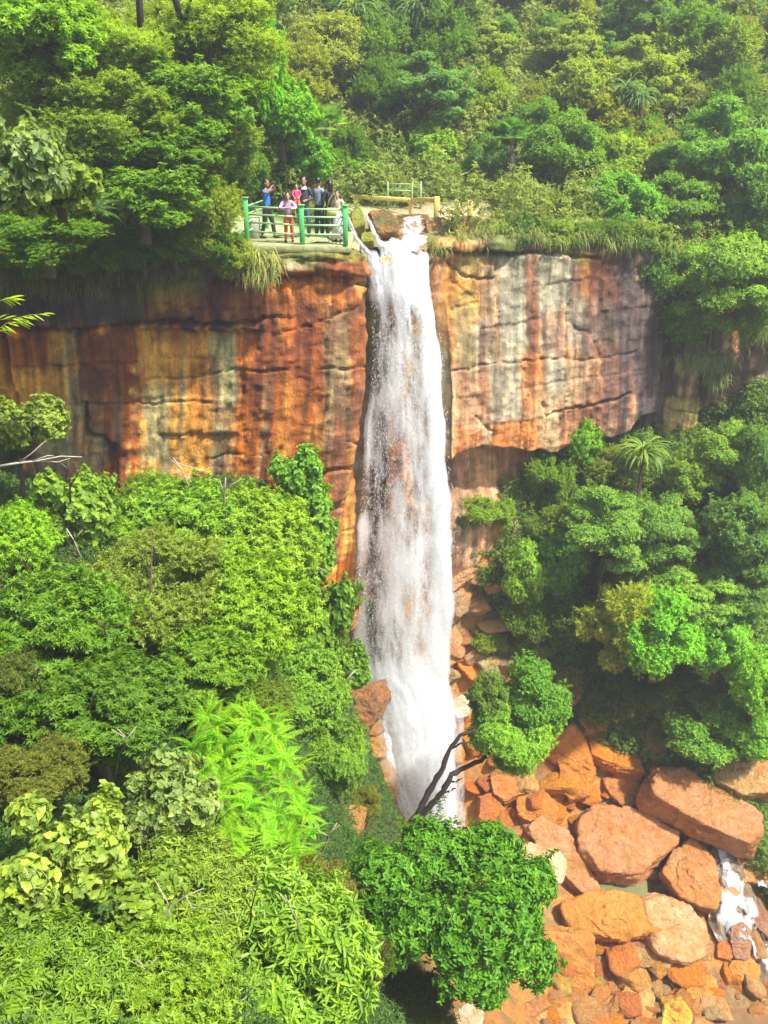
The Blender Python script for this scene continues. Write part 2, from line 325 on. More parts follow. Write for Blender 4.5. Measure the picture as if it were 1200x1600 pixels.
STAIN = [  # cx, cy, half w, half h, colour, strength, softness
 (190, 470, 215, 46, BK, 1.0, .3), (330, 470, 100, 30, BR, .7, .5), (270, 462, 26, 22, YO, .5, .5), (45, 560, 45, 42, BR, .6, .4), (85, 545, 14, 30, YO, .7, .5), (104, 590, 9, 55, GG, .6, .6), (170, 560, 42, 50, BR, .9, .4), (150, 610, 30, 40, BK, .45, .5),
 (50, 620, 55, 45, YO, .85, .4), (70, 680, 70, 50, GG, .55, .5), (180, 660, 38, 60, BR, .55, .4), (70, 760, 90, 60, GG, .4, .5), (245, 670, 27, 75, GG, .8, .5), (262, 730, 16, 40, BK, .4, .6), (240, 545, 26, 30, YO, .6, .5), (300, 560, 60, 30, YO, .5, .5),
 (346, 560, 20, 35, GG, .8, .5), (348, 660, 18, 80, GG, .85, .5), (342, 720, 10, 45, BK, .45, .6), (300, 680, 28, 60, YO, .45, .6), (315, 620, 18, 60, ORc, .5, .6), (440, 560, 60, 110, BR, .5, .4), (470, 640, 40, 100, ORc, .5, .5), (480, 560, 60, 40, BR, .55, .5), (380, 700, 30, 60, ORc, .5, .5),
 (527, 570, 18, 95, GG, .85, .35), (530, 640, 12, 70, BK, .55, .5), (527, 520, 12, 25, PU, .6, .5), (561, 560, 14, 120, BR, .8, .4), (528, 760, 14, 100, PU, .7, .4), (552, 780, 18, 80, YO, .5, .5), (490, 720, 12, 50, YO, .6, .5), (560, 680, 9, 90, PU, .5, .5),
 (490, 408, 95, 24, BR * 1.2, .95, .3), (450, 415, 60, 10, GG * .6, .6, .5), (530, 400, 40, 10, MS, .5, .5), (440, 410, 30, 14, GG, .5, .5), (520, 392, 60, 8, MS, .45, .5), (490, 450, 80, 20, ORc, .55, .5), (495, 434, 80, 6, BK, .6, .5),
 (540, 650, 44, 200, BR, .45, .5), (470, 560, 44, 60, BR, .4, .5), (500, 470, 70, 26, BR, .5, .5),
 # right wall
 (725, 450, 42, 55, YO, .8, .4), (728, 415, 16, 14, YL, .8, .3), (745, 410, 40, 20, PU, .4, .5), (705, 520, 28, 55, MS, .55, .5), (720, 540, 22, 60, TAN, .5, .5), (752, 480, 12, 80, PU, .7, .45), (690, 480, 12, 90, ORc, .45, .5),
 (800, 460, 26, 75, GR, .9, .3), (828, 480, 10, 85, BR, .75, .4), (868, 440, 30, 50, GR, .9, .35), (898, 460, 20, 30, PU, .8, .4), (915, 430, 9, 45, YO, .7, .5), (905, 500, 30, 40, GR, .7, .4), (862, 520, 20, 30, PU, .6, .5), (925, 520, 30, 40, PU, .7, .4), (945, 450, 22, 60, BR, .6, .5), (970, 470, 30, 70, MS, .5, .5),
 (770, 610, 24, 60, GR, .75, .4), (725, 630, 30, 60, PK, .85, .4), (745, 600, 8, 60, BR, .5, .5), (822, 590, 18, 40, ORc, .55, .5), (865, 600, 18, 40, GR, .8, .5), (900, 590, 16, 30, TAN, .6, .5), (950, 590, 30, 60, ORc, .5, .5), (975, 560, 20, 40, BR, .7, .5), (790, 670, 38, 22, ORc, .75, .4), (860, 650, 28, 40, TAN, .8, .4), (885, 660, 26, 40, BR, .7, .4), (935, 640, 24, 45, BR, .6, .4),
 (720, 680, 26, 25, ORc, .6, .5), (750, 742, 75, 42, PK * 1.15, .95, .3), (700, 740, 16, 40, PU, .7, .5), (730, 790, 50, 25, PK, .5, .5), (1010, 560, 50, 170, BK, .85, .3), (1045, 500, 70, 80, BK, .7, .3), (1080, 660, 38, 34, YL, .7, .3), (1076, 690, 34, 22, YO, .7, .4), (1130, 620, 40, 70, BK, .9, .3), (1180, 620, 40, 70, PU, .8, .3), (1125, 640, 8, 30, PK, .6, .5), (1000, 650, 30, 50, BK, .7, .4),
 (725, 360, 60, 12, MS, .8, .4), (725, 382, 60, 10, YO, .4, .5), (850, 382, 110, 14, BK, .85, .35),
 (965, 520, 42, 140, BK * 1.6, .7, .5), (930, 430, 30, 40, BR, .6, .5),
 # behind the water
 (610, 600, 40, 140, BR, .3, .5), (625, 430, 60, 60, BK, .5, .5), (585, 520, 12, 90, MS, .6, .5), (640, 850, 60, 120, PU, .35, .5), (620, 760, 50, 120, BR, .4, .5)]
def build_cliff():
    ds = .075; s = np.arange(0, SA[-1], ds); ns = len(s)
    X, Y, ZR = plan(s)
    ker = np.ones(5) / 5
    sm = lambda a: np.convolve(np.pad(a, 2, mode='edge'), ker, 'valid')
    X, Y, ZR = sm(X), sm(Y), sm(ZR)
    tx = np.gradient(X); ty = np.gradient(Y); l = np.hypot(tx, ty); tx /= l; ty /= l
    nx, ny = ty, -tx; nx, ny = sm(sm(nx)), sm(sm(ny)); l = np.hypot(nx, ny); nx /= l; ny /= l
    zd = np.concatenate([np.arange(0, 11.5, .06), np.arange(11.5, 25, .14)]); nz = len(zd)
    SS, ZD = np.meshgrid(s, zd, indexing='ij'); Z = ZR[:, None] - ZD
    BX = np.repeat(X[:, None], nz, 1); BY = np.repeat(Y[:, None], nz, 1)
    left = (1 - sst(30.2, 31.2, BY)) * (BX < .3)
    BX = BX - left * np.interp(ZD, [0, 2.5, 4.5, 7, 8.7, 25], [0, 0, .16, .6, .98, 2.3])
    px, py = proj(BX, BY, Z)
    D = .20 * fbm(SS * .14, Z * .12, 0, 2, 3) + .05 * fbm(SS * .8, Z * .5, 0, 4, 9) + .03 * np.round(1.6 * fbm(SS * .7, Z * .28, 0, 3, 19)) 
    # blocky beds
    zw = Z + .25 * vn(SS * .12, 0, 0, 21) + .02 * fbm(SS * 1.2, Z * .3, 0, 3, 5)
    bh = 1.25; bid = np.floor(zw / bh); off = _h(bid.astype(np.int64), 7, 3, 5) * 6
    wx = SS + .10 * fbm(SS * .5, Z * .8, 0, 3, 31); bw = 2.6; cid = np.floor((wx + off) / bw)
    D += (_h(bid.astype(np.int64), cid.astype(np.int64), 0, 11) - .5) * .09
    fz = np.abs(zw / bh - np.round(zw / bh)) * bh; fx = np.abs((wx + off) / bw - np.round((wx + off) / bw)) * bw
    brk = sst(.3, .6, fbm(SS * .4, Z * .4, 0, 2, 41))
    D -= (.05 * np.exp(-(fz / .04) ** 2) + .07 * np.exp(-(fx / .04) ** 2)) * brk
    jn = fbm(px * .09, py * .09, 0, 4, 77) * 2.2; jx = px + jn; jy = py + fbm(px * .07, py * .07, 5, 4, 78) * 2.6
    for pts, w, dep in (L_CRACKS + R_CRACKS):
        xs = [p[0] for p in pts]; ys = [p[1] for p in pts]
        m = (px > min(xs) - 30) & (px < max(xs) + 30) & (py > min(ys) - 30) & (py < max(ys) + 30)
        m &= (BY < 30) if (pts, w, dep) in L_CRACKS else (BY > 31)
        if m.any():
            d = polydist(jx[m], jy[m], pts); D[m] -= dep * .75 * np.exp(-(d / (w * .75)) ** 4)
    isl = (BY < 29.5) & (BX < 1)
    # left wall: upper bed stands proud of the main face; block under the platform
    D += isl * .28 * sst(520, 508, jy) * sst(425, 405, px) * sst(425, 438, jy)
    D += isl * .16 * sst(436, 428, jy) * sst(405, 425, px)
    D -= isl * .12 * np.exp(-((jy - 436) / 5.) ** 2)
    D += isl * .45 * sst(800, 520, px) * 0
    # alcove hollow behind the water
    alc = sst(-1.3, -.6, BX) * sst(2.2, 1.5, BX) * (BY > 30)
    D -= alc * 1.5 * sst(.5, 3.0, ZD) * sst(18, 12, ZD)
    # right wall: overhang with a hollow beneath
    isr = (BY > 31.5) & (BX > 1.8) & (BX < 11)
    ov = np.interp(px, [680, 700, 740, 790, 850, 880, 960, 985], [712, 703, 690, 690, 699, 690, 672, 640])
    D += isr * .8 * sst(395, 690, py) * sst(ov + 4, ov - 2, jy)
    D -= isr * .75 * sst(ov - 3, ov + 4, jy)
    D += isr * 1.6 * sst(ov + 20, ov + 150, jy) 
    D += isr * .25 * sst(393, 389, jy) * (px < 800)
    isf = (BX > 13.5)
    D += isf * .8 * fbm(SS * .35, Z * .35, 0, 3, 61)
    # rough rock by its own grain
    g = fbm(SS * 3.2, Z * 3.2, 0, 4, 51); D += .045 * g + isl * .16 * fbm(SS * 1.6, Z * 2.2, 0, 4, 53) * sst(1.4, .8, ZD) * sst(400, 425, px)
    D -= .25 * sst(.18, 0, ZD)
    VX = BX + nx[:, None] * D; VY = BY + ny[:, None] * D; VZ = Z + .05 * fbm(SS * 1.5, Z * 1.5, 3, 3, 71)
    # colours: the rock's own beds and mineral streaks
    sk = fbm(SS * 1.6, Z * .10, 0, 5, 91); sk2 = fbm(SS * 3.6, Z * .22, 4, 4, 92); big = fbm(SS * .35, Z * .25, 0, 3, 93)
    def lerp(a, b, t): return a * (1 - t[..., None]) + b * t[..., None]
    C = lerp(ORc + 0 * D[..., None], BR, sst(.0, .6, sk + .3 * big))
    C = lerp(C, YO, sst(.05, .45, -sk + .35 * sk2) * .8); C = lerp(C, BK * 1.5, sst(.35, .6, sk2 + .25 * g) * .7); C = lerp(C, YL, sst(.5, .75, -sk2 + .3 * g) * .5)
    C = lerp(C, GG, sst(.35, .7, sk2 - .3 * big) * .5)
    R_ = lerp(TAN + 0 * D[..., None], PK, sst(-.1, .5, sk)); R_ = lerp(R_, GR, sst(.05, .5, -sk + .2 * sk2) * .8)
    R_ = lerp(R_, PU, sst(.25, .6, sk2 + .3 * big) * .7); R_ = lerp(R_, ORc, sst(.4, .8, -sk2 + .2 * sk) * .45); R_ = lerp(R_, GR * .9, sst(0, .5, big) * .4)
    C = lerp(C, R_, sst(29.5, 31, BY) * (BX > -1))
    wob = fbm(SS * 2.6, Z * .3, 8, 4, 95) * .38 + .18 * g
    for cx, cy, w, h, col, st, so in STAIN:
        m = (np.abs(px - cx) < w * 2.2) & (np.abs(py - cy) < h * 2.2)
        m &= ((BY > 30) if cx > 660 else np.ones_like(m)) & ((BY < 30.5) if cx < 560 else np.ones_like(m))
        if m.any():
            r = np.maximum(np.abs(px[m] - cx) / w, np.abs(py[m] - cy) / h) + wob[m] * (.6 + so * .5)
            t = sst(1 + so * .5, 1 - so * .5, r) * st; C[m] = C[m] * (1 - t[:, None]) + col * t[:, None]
    moss = sst(.2, .6, fbm(SS * .7, Z * .7, 2, 4, 97)) * sst(1.6, 0, ZD) * .8
    C = lerp(C, MS, moss)
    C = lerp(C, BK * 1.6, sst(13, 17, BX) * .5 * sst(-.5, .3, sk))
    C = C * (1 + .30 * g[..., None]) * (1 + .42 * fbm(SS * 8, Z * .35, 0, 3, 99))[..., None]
    # cap rows behind the rim
    cap = 4; off_ = np.array([.35, .9, 1.8, 3.2])[::-1]
    CX = X[:, None] - nx[:, None] * off_; CY = Y[:, None] - ny[:, None] * off_; CZ = np.repeat((ZR - .02)[:, None], cap, 1) + .06 * fbm(CX, CY, 0, 3, 12)
    V = np.stack([np.concatenate([CX, VX], 1), np.concatenate([CY, VY], 1), np.concatenate([CZ, VZ], 1)], -1)
    CC = np.concatenate([np.repeat(C[:, :1], cap, 1) * 0 + np.array([.17, .17, .05]), C], 1)
    m = nz + cap; idx = np.arange(ns * m).reshape(ns, m)
    F = np.stack([idx[:-1, :-1], idx[:-1, 1:], idx[1:, 1:], idx[1:, :-1]], -1).reshape(-1, 4)[:, ::-1]
    rgba = np.concatenate([np.clip(CC, .01, .9), np.ones(CC.shape[:2] + (1,))], -1)
    me = mesh_np('cliff', V.reshape(-1, 3), F, [ROCKV], False, {'Col': ('FLOAT_COLOR', rgba.reshape(-1, 4))})
    tag(link('cliff', me), kind='structure')
build_cliff()

def terrain(name, h, x0, x1, y0, y1, d, keep, amp, colf):
    xs = np.arange(x0, x1, d); ys = np.arange(y0, y1, d); XX, YY = np.meshgrid(xs, ys, indexing='ij')
    Z = h(XX, YY) + amp * fbm(XX * .5, YY * .5, 0, 5, 5)
    idx = np.arange(XX.size).reshape(XX.shape)
    F = np.stack([idx[:-1, :-1], idx[1:, :-1], idx[1:, 1:], idx[:-1, 1:]], -1).reshape(-1, 4)
    k = keep(XX, YY); kf = (k[:-1, :-1] & k[1:, :-1] & k[1:, 1:] & k[:-1, 1:]).ravel(); F = F[kf]
    C = colf(XX, YY, Z); rgba = np.concatenate([C, np.ones(C.shape[:2] + (1,))], -1).reshape(-1, 4)
    us = np.unique(F); re = np.full(XX.size, -1); re[us] = np.arange(len(us))
    V = np.stack([XX, YY, Z], -1).reshape(-1, 3)[us]
    me = mesh_np(name, V, re[F], [ROCKV], True, {'Col': ('FLOAT_COLOR', rgba[us])})
    return tag(link(name, me), kind='structure')
def lerp3(a, b, t): return a * (1 - t[..., None]) + b * t[..., None]
def streamy(x, y):           # 1 in the stream bed
    px, py = proj(x, y, hL(x, y))
    cx = np.interp(y, [18, 22, 25, 28, 30, 32.5], [9.5, 9.5, 8.0, 6.0, 3.5, 2.2]); w = np.interp(y, [18, 22, 25, 28, 30, 32.5], [8.5, 8.5, 7.5, 5.5, 4.0, 1.3])
    return sst(1.12, .85, np.abs(x - cx) / w) * sst(33.5, 32.5, y) * sst(14, 16, y)
def colL(x, y, z):
    n = fbm(x * .8, y * .8, 0, 4, 15); C = lerp3(np.array([.13, .085, .04]) + 0 * x[..., None], np.array([.06, .10, .02]), sst(-.3, .2, n))
    Sx = lerp3(np.array([.40, .17, .035]) + 0 * x[..., None], np.array([.22, .14, .05]), sst(-.2, .4, fbm(x * 2, y * 2, 1, 4, 18)))
    return lerp3(C, Sx, streamy(x, y))
def colU(x, y, z):
    n = fbm(x * .8, y * .8, 0, 4, 25); C = lerp3(np.array([.14, .13, .05]) + 0 * x[..., None], np.array([.07, .13, .02]), sst(-.3, .2, n))
    path = np.exp(-((y - 36.2 - .1 * x) / 1.0) ** 2) * sst(-6, -3, x) * sst(5, 4, x); C = lerp3(C, np.array([.55, .40, .22]), path)
    plat = sst(-5.5, -4.6, x) * sst(.0, -.6, x) * sst(31.5, 30.5, y); C = lerp3(C, np.array([.34, .40, .18]), plat)
    bed = np.exp(-((x - .6) / 1.4) ** 2) * sst(35.6, 34.5, y); return lerp3(C, np.array([.32, .20, .09]), bed)
def keepU(x, y):
    s = np.linspace(0, SA[-1], 900); PX, PY, _ = plan(s); yl = np.interp(x, PX, PY)  # right of the rim line
    return y > yl + .25
terrain('ground', hL, -34, 46, -3, 44, .16, lambda x, y: np.ones(x.shape, bool), .22, colL)
terrain('hillside', hU, -60, 90, 20, 100, .25, keepU, .16, colU)
def gL(x, y): return float(hL(x, y))
def gU(x, y): return float(hU(x, y))
_ts = np.arange(4, 45, .04)
def hitL(px, py):
    u, dy, dz = ray(px, py); x = u * _ts; y = dy * _ts; z = dz * _ts
    b = z < hL(x, y); i = int(np.argmax(b)); return Vector((x[i], y[i], z[i])) if b.any() else at(px, py, 30)

# ------------------------------------------------------------------ rocks
_ico = {}
def ico(n):
    if n not in _ico:
        import bmesh
        bm = bmesh.new(); bmesh.ops.create_icosphere(bm, subdivisions=n, radius=1); bm.verts.index_update()
        _ico[n] = (np.array([v.co[:] for v in bm.verts]), np.array([[v.index for v in f.verts] for f in bm.faces])); bm.free()
    return _ico[n]
def rock_from_planes(name, planes, n=5, seed=0, rough=.05, p=22, size=1.0):
    D, F = ico(n); A = 0
    for nrm, h in planes:
        q = np.maximum(D @ np.array(nrm) / h, 1e-6); A = A + q ** p
    r = A ** (-1 / p); V = D * r[:, None]; Q = V / size
    f1 = .55 * fbm(Q[:, 0] * 1.3 + seed, Q[:, 1] * 1.3, Q[:, 2] * 1.3, 5, seed)
    rg = 1 - np.abs(fbm(Q[:, 0] * 2.1 + seed, Q[:, 1] * 2.1, Q[:, 2] * 4.2, 4, seed + 5))
    rr2 = random.Random(seed); ledge = Q @ np.array([rr2.uniform(-2, 2), rr2.uniform(-2, 2), 3.0]); st = (ledge - np.floor(ledge)); stp = sst(.0, .35, st) * .5
    f3 = fbm(Q[:, 0] * 7 + seed, Q[:, 1] * 7, Q[:, 2] * 9, 3, seed + 9) * .22
    fs = fbm(Q[:, 0] * 1.1 + seed * 3, Q[:, 1] * 1.1, Q[:, 2] * 1.6, 3, seed + 13) * 2.6; fq = np.floor(fs) + sst(.0, .12, fs - np.floor(fs)); f3 = f3 + fq * .55
    V = V + D * ((f1 + f3) * rough + (rg - .6) * rough * .8 + stp * rough * .6)[:, None] * size
    return mesh_np(name, V, F, [BOULDER], True)
def rand_rock(name, seed, n=4, flat=.7, k=11):
    r = random.Random(seed); pl = []
    for i in range(k):
        z = r.uniform(-1, 1); a = r.uniform(0, 6.283); c = math.sqrt(1 - z * z); v = Vector((c * math.cos(a), c * math.sin(a), z))
        pl.append((v[:], r.uniform(.62, 1.0) * (flat if abs(z) > .6 else 1)))
    for v in ((1, 0, 0), (-1, 0, 0), (0, 1, 0), (0, -1, 0)): pl.append((v, 1.05))
    pl += [((0, 0, 1), flat), ((0, 0, -1), flat)]
    return rock_from_planes(name, pl, n, seed, .07, 60)
def slab(poly, N, thick, color, label, dY=0.0, seed=0, ext=None, flare=.0, rough=.065, Y=None, cat='boulder', name='boulder', n=6, p=90, tagit=True):
    """a boulder whose upper face has this outline; it has its own depth below that face"""
    cx = sum(q[0] for q in poly) / len(poly); cy = sum(q[1] for q in poly) / len(poly)
    P0 = at(cx, cy, Y) if Y else hitL(cx, cy) + Vector((0, dY, 0)); P0 = at(cx, cy, P0.y)
    N = Vector(N).normalized(); W = []
    for q in poly:
        d = Vector(ray(*q)); t = P0.dot(N) / d.dot(N); W.append(d * t)
    ext = Vector(ext).normalized() if ext else -N
    size = max((w - P0).length for w in W); ctr = P0 + ext * thick * .5
    pl = [(N[:], (P0 - ctr).dot(N)), ((-N)[:], thick * abs(ext.dot(N)) * .5)]
    for a, b in zip(W, W[1:] + W[:1]):
        nn = (b - a).cross(ext)
        if nn.length < 1e-6: continue
        nn.normalize()
        if nn.dot(a - ctr) < 0: nn = -nn
        nn = (nn + N * flare).normalized(); pl.append((nn[:], max(nn.dot((a + b) / 2 - ctr), .05)))
    rr_ = random.Random(seed * 7 + 1)
    for i in range(9):
        a = rr_.uniform(0, 6.283); z_ = rr_.uniform(.0, .8); c_ = math.sqrt(1 - z_ * z_); nn = (N * z_ + (N.orthogonal().normalized() * math.cos(a) + N.cross(N.orthogonal()).normalized() * math.sin(a)) * c_).normalized()
        sup = max(max((w - ctr).dot(nn), (w + ext * thick - ctr).dot(nn)) for w in W); pl.append((nn[:], max(sup * rr_.uniform(.86, 1.0), .05)))
    me = rock_from_planes(name, pl, n, seed, rough, p, size)
    o = link(name, me, None, ctr, color)
    if tagit: tag(o, label, cat)
    return o
PKR = (.58, .28, .14); ORR = (.66, .24, .02); TNR = (.55, .40, .20); RDR = (.50, .17, .05); YLR = (.62, .42, .10); BRR = (.30, .17, .09); GYR = (.36, .30, .19)
slab([(897, 1290), (910, 1258), (928, 1247), (966, 1250), (1010, 1272), (1062, 1283), (1060, 1312), (1030, 1346), (1000, 1363), (930, 1358), (900, 1322)], (-.05, -.42, .9), 1.3, PKR, 'big pale pink boulder with a broad pitted face above the small green pool', seed=1, dY=-1.0)
slab([(1032, 1192), (1062, 1196), (1150, 1235), (1188, 1268), (1190, 1312), (1168, 1312), (1110, 1290), (1016, 1240), (1018, 1215)], (.12, -.38, .9), 1.35, (.52, .26, .12), 'huge tilted brown slab with a dark overhanging underside, largest rock of the boulder field', seed=2, ext=(-.15, .35, -.9), dY=-1.0)
slab([(1088, 1300), (1116, 1345), (1124, 1392), (1116, 1418), (1062, 1400), (1036, 1360), (1058, 1325)], (-.1, -.5, .85), 1.1, (.56, .28, .11), 'wedge shaped brown boulder with a pointed top, left of the white rapids', seed=3, dY=-.8)
slab([(868, 1165), (895, 1128), (916, 1160), (928, 1200), (922, 1238), (890, 1250), (876, 1215)], (-.25, -.75, .6), 1.1, (.64, .24, .035), 'upright bright orange block beside the round green tree', seed=4, dY=-.6)
slab([(922, 1148), (965, 1150), (1000, 1176), (1006, 1204), (985, 1208), (945, 1188), (924, 1182)], (.05, -.3, .95), .75, ORR, 'long orange slab leaning on the upright orange block', seed=5, dY=-.5)
slab([(822, 1290), (852, 1278), (884, 1300), (914, 1345), (936, 1392), (900, 1396), (866, 1352), (832, 1320)], (.1, -.55, .8), .9, (.58, .30, .15), 'long pinkish orange boulder sloping down to the pool, left of the big pink boulder', seed=6, dY=-.5)
slab([(812, 1316), (880, 1328), (886, 1350), (874, 1378), (850, 1382), (822, 1352)], (.2, -.4, .9), 1.1, (.66, .55, .34), 'cream coloured angular boulder poking out behind the big dark green tree', seed=7, dY=-.9)
slab([(876, 1404), (940, 1392), (1002, 1396), (1036, 1436), (1038, 1462), (985, 1462), (930, 1470), (884, 1448)], (-.05, -.5, .86), 1.0, (.62, .29, .06), 'wide orange boulder with an undercut olive front edge below the pool', seed=8, dY=-.7, p=16)
slab([(1004, 1398), (1050, 1390), (1098, 1424), (1118, 1470), (1104, 1500), (1060, 1502), (1026, 1482), (1012, 1440)], (.15, -.55, .8), 1.3, (.66, .42, .22), 'bulky yellowish pink boulder with a rounded mossy corner beside the rapids', seed=9, dY=-.7, p=12)
slab([(850, 1458), (918, 1452), (930, 1478), (926, 1560), (870, 1556), (846, 1500)], (-.15, -.75, .65), .9, (.60, .29, .07), 'tall orange block standing below the wide undercut boulder, beside the dark green tree', seed=10, dY=-.4)
slab([(1122, 1172), (1160, 1166), (1215, 1180), (1215, 1236), (1160, 1240), (1112, 1212)], (-.1, -.5, .85), 1.2, (.55, .40, .18), 'tan crusted boulder at the photo edge above the huge brown slab', seed=11, dY=-.6)
slab([(1010, 1142), (1046, 1106), (1074, 1116), (1064, 1150), (1034, 1176), (1018, 1168)], (.1, -.6, .8), .8, (.38, .24, .15), 'speckled grey brown boulder at the foot of the dark undergrowth', seed=12, dY=-.5)
slab([(986, 1128), (1000, 1122), (1026, 1150), (1040, 1182), (1022, 1190), (1002, 1160)], (-.4, -.5, .75), .5, (.44, .33, .16), 'narrow tilted olive brown rock between the long orange slab and the speckled boulder', seed=13, dY=-.4)
slab([(944, 1216), (975, 1212), (1002, 1226), (1004, 1248), (980, 1262), (950, 1240)], (.0, -.6, .8), .6, (.60, .26, .10), 'smooth wet orange rock just above the big pink boulder', seed=14, dY=-.4)
slab([(750, 1246), (772, 1238), (788, 1268), (786, 1300), (765, 1306), (750, 1284)], (.1, -.8, .6), .7, RDR, 'glossy rust red boulder at the right foot of the waterfall', seed=15, dY=-.4)
slab([(768, 1212), (806, 1214), (816, 1240), (790, 1252), (770, 1240)], (.0, -.5, .8), .5, (.58, .24, .08), 'rust coloured rock under the round bright green tree', seed=16, dY=-.4)
slab([(808, 1246), (850, 1236), (872, 1262), (868, 1288), (830, 1290), (808, 1272)], (-.1, -.6, .8), .7, (.60, .24, .05), 'wet orange boulder in the middle of the stream above the cream boulder', seed=17, dY=-.4)
slab([(975, 1482), (1040, 1478), (1056, 1500), (1040, 1512), (985, 1510)], (0, -.6, .8), .7, (.44, .30, .13), 'low brown rock tucked under the bulky yellowish pink boulder', seed=18, dY=-.3)
slab([(560, 1196), (590, 1180), (616, 1200), (620, 1240), (598, 1262), (566, 1240)], (-.1, -.6, .8), .9, (.62, .33, .10), 'rounded orange boulder at the left foot of the waterfall', seed=19, Y=27.2, p=12)
slab([(566, 1168), (582, 1148), (602, 1152), (600, 1180), (572, 1188)], (-.1, -.6, .8), .6, (.66, .40, .12), 'small ochre boulder lodged above the rounded orange boulder', seed=20, Y=27.9)
slab([(584, 1104), (606, 1090), (622, 1104), (618, 1128), (592, 1132)], (-.1, -.5, .85), .9, (.64, .52, .30), 'pale sunlit boulder in the left side of the cascade', seed=21, Y=29.0, p=14)
slab([(522, 1100), (545, 1076), (586, 1074), (594, 1100), (572, 1140), (546, 1172), (524, 1160)], (-.3, -.85, .4), 1.3, (.27, .15, .08), 'large dark brown outcrop below the ivy, left of the cascade', seed=22, Y=25.6)
slab([(520, 936), (545, 928), (560, 942), (552, 982), (530, 992), (518, 970)], (.0, -.85, .5), 1.3, (.44, .26, .10), 'brown block jutting from the ivy against the falling water', seed=23, Y=26.6)
slab([(702, 1100), (722, 1084), (738, 1096), (736, 1116), (714, 1122)], (.1, -.6, .8), .6, (.72, .60, .48), 'pale cream rock beside the waterfall above the dark leaning trunks', seed=24, Y=29.6)
slab([(700, 1118), (712, 1126), (714, 1140), (702, 1140), (692, 1128)], (.1, -.6, .8), .4, (.66, .50, .36), 'small pale rock touching the edge of the falling water', seed=25, Y=29.4)
slab([(700, 990), (735, 972), (756, 982), (752, 1010), (720, 1030), (700, 1040)], (-.1, -.7, .7), .9, (.64, .28, .06), 'orange outcrop with water running over it, right of the fall', seed=26, Y=31.6)
slab([(716, 1038), (745, 1010), (768, 1016), (770, 1044), (740, 1062)], (.1, -.6, .8), .8, (.66, .24, .04), 'wet bright orange rock below the orange outcrop', seed=27, Y=31.2)
slab([(706, 856), (740, 848), (770, 858), (764, 884), (735, 905), (706, 930)], (-.15, -.75, .6), 1.2, (.52, .30, .15), 'layered brown rock ledge beside the fall under the right cliff', seed=28, Y=32.6)
slab([(704, 930), (724, 910), (748, 900), (730, 940), (708, 975)], (-.2, -.8, .5), 1.0, (.55, .34, .13), 'tan rock apron below the layered brown ledge', seed=29, Y=32.4)
slab([(868, 1040), (890, 1030), (910, 1050), (908, 1092), (886, 1104), (870, 1080)], (-.1, -.7, .7), .8, (.56, .33, .20), 'pinkish tan boulder behind the round green tree', seed=30, dY=-.4)
slab([(822, 992), (838, 992), (842, 1012), (828, 1020)], (-.1, -.7, .7), .5, (.58, .46, .26), 'small upright tan rock among shrubs right of the orange outcrops', seed=31, dY=-.2)
slab([(900, 1118), (925, 1108), (950, 1118), (948, 1140), (915, 1140)], (0, -.4, .9), .6, (.58, .34, .12), 'flat ochre rock above the long orange slab', seed=32, dY=-.3)
slab([(1165, 1240), (1215, 1240), (1215, 1275), (1185, 1280)], (0, -.5, .85), .8, (.42, .30, .15), 'olive brown boulder at the photo edge beside the huge slab', seed=33, dY=-.3)
slab([(1130, 1335), (1165, 1332), (1215, 1345), (1215, 1378), (1160, 1376)], (0, -.5, .85), .7, (.56, .33, .14), 'tan ledge above the head of the white rapids', seed=34, dY=-.3)
slab([(1150, 1402), (1172, 1398), (1206, 1440), (1206, 1470), (1186, 1450)], (-.2, -.5, .8), .4, (.38, .20, .13), 'dark reddish striped rock between the two branches of the rapids', seed=35, dY=-.5)
slab([(1140, 1452), (1160, 1440), (1176, 1462), (1170, 1498), (1146, 1496)], (-.2, -.6, .7), .6, (.40, .26, .20), 'wet purple brown rock in the foam of the rapids', seed=36, dY=-.5)
slab([(1120, 1475), (1146, 1470), (1156, 1486), (1140, 1500), (1122, 1496)], (0, -.5, .85), .5, (.64, .20, .06), 'small red orange rock at the left edge of the rapids', seed=37, dY=-.3)
slab([(1138, 1505), (1170, 1495), (1190, 1515), (1182, 1535), (1145, 1530)], (0, -.5, .85), .6, (.62, .33, .07), 'rounded orange rock below the foam of the rapids', seed=38, dY=-.3)
slab([(1036, 1560), (1062, 1556), (1086, 1590), (1090, 1625), (1034, 1625)], (0, -.6, .8), .8, (.74, .52, .08), 'bright yellow boulder at the bottom edge of the photo', seed=39, dY=-.2)
slab([(985, 1530), (1010, 1528), (1022, 1560), (1016, 1590), (985, 1580), (972, 1555)], (-.1, -.6, .8), .6, (.62, .40, .13), 'ochre boulder with pale stripes in the rubble below the boulders', seed=40, dY=-.2)
slab([(1090, 1530), (1112, 1520), (1124, 1552), (1116, 1580), (1092, 1570), (1070, 1550)], (.1, -.6, .8), .6, (.64, .36, .08), 'banded orange boulder in the rubble near the rapids', seed=41, dY=-.2)
slab([(822, 1590), (868, 1556), (892, 1568), (905, 1610), (830, 1625)], (.1, -.6, .8), .9, (.64, .46, .16), 'yellow brown pointed boulder at the photo bottom beside the tall orange block', seed=42, dY=-.2)
slab([(810, 1572), (850, 1556), (862, 1570), (820, 1598)], (-.1, -.5, .85), .5, (.50, .24, .09), 'small rust brown slab beneath the dark green tree', seed=43, dY=-.3)
slab([(700, 1590), (735, 1568), (756, 1580), (748, 1620), (700, 1625)], (-.1, -.5, .85), .6, (.74, .64, .44), 'pale cream rock at the photo bottom below the dark green tree', seed=44, Y=14.9)
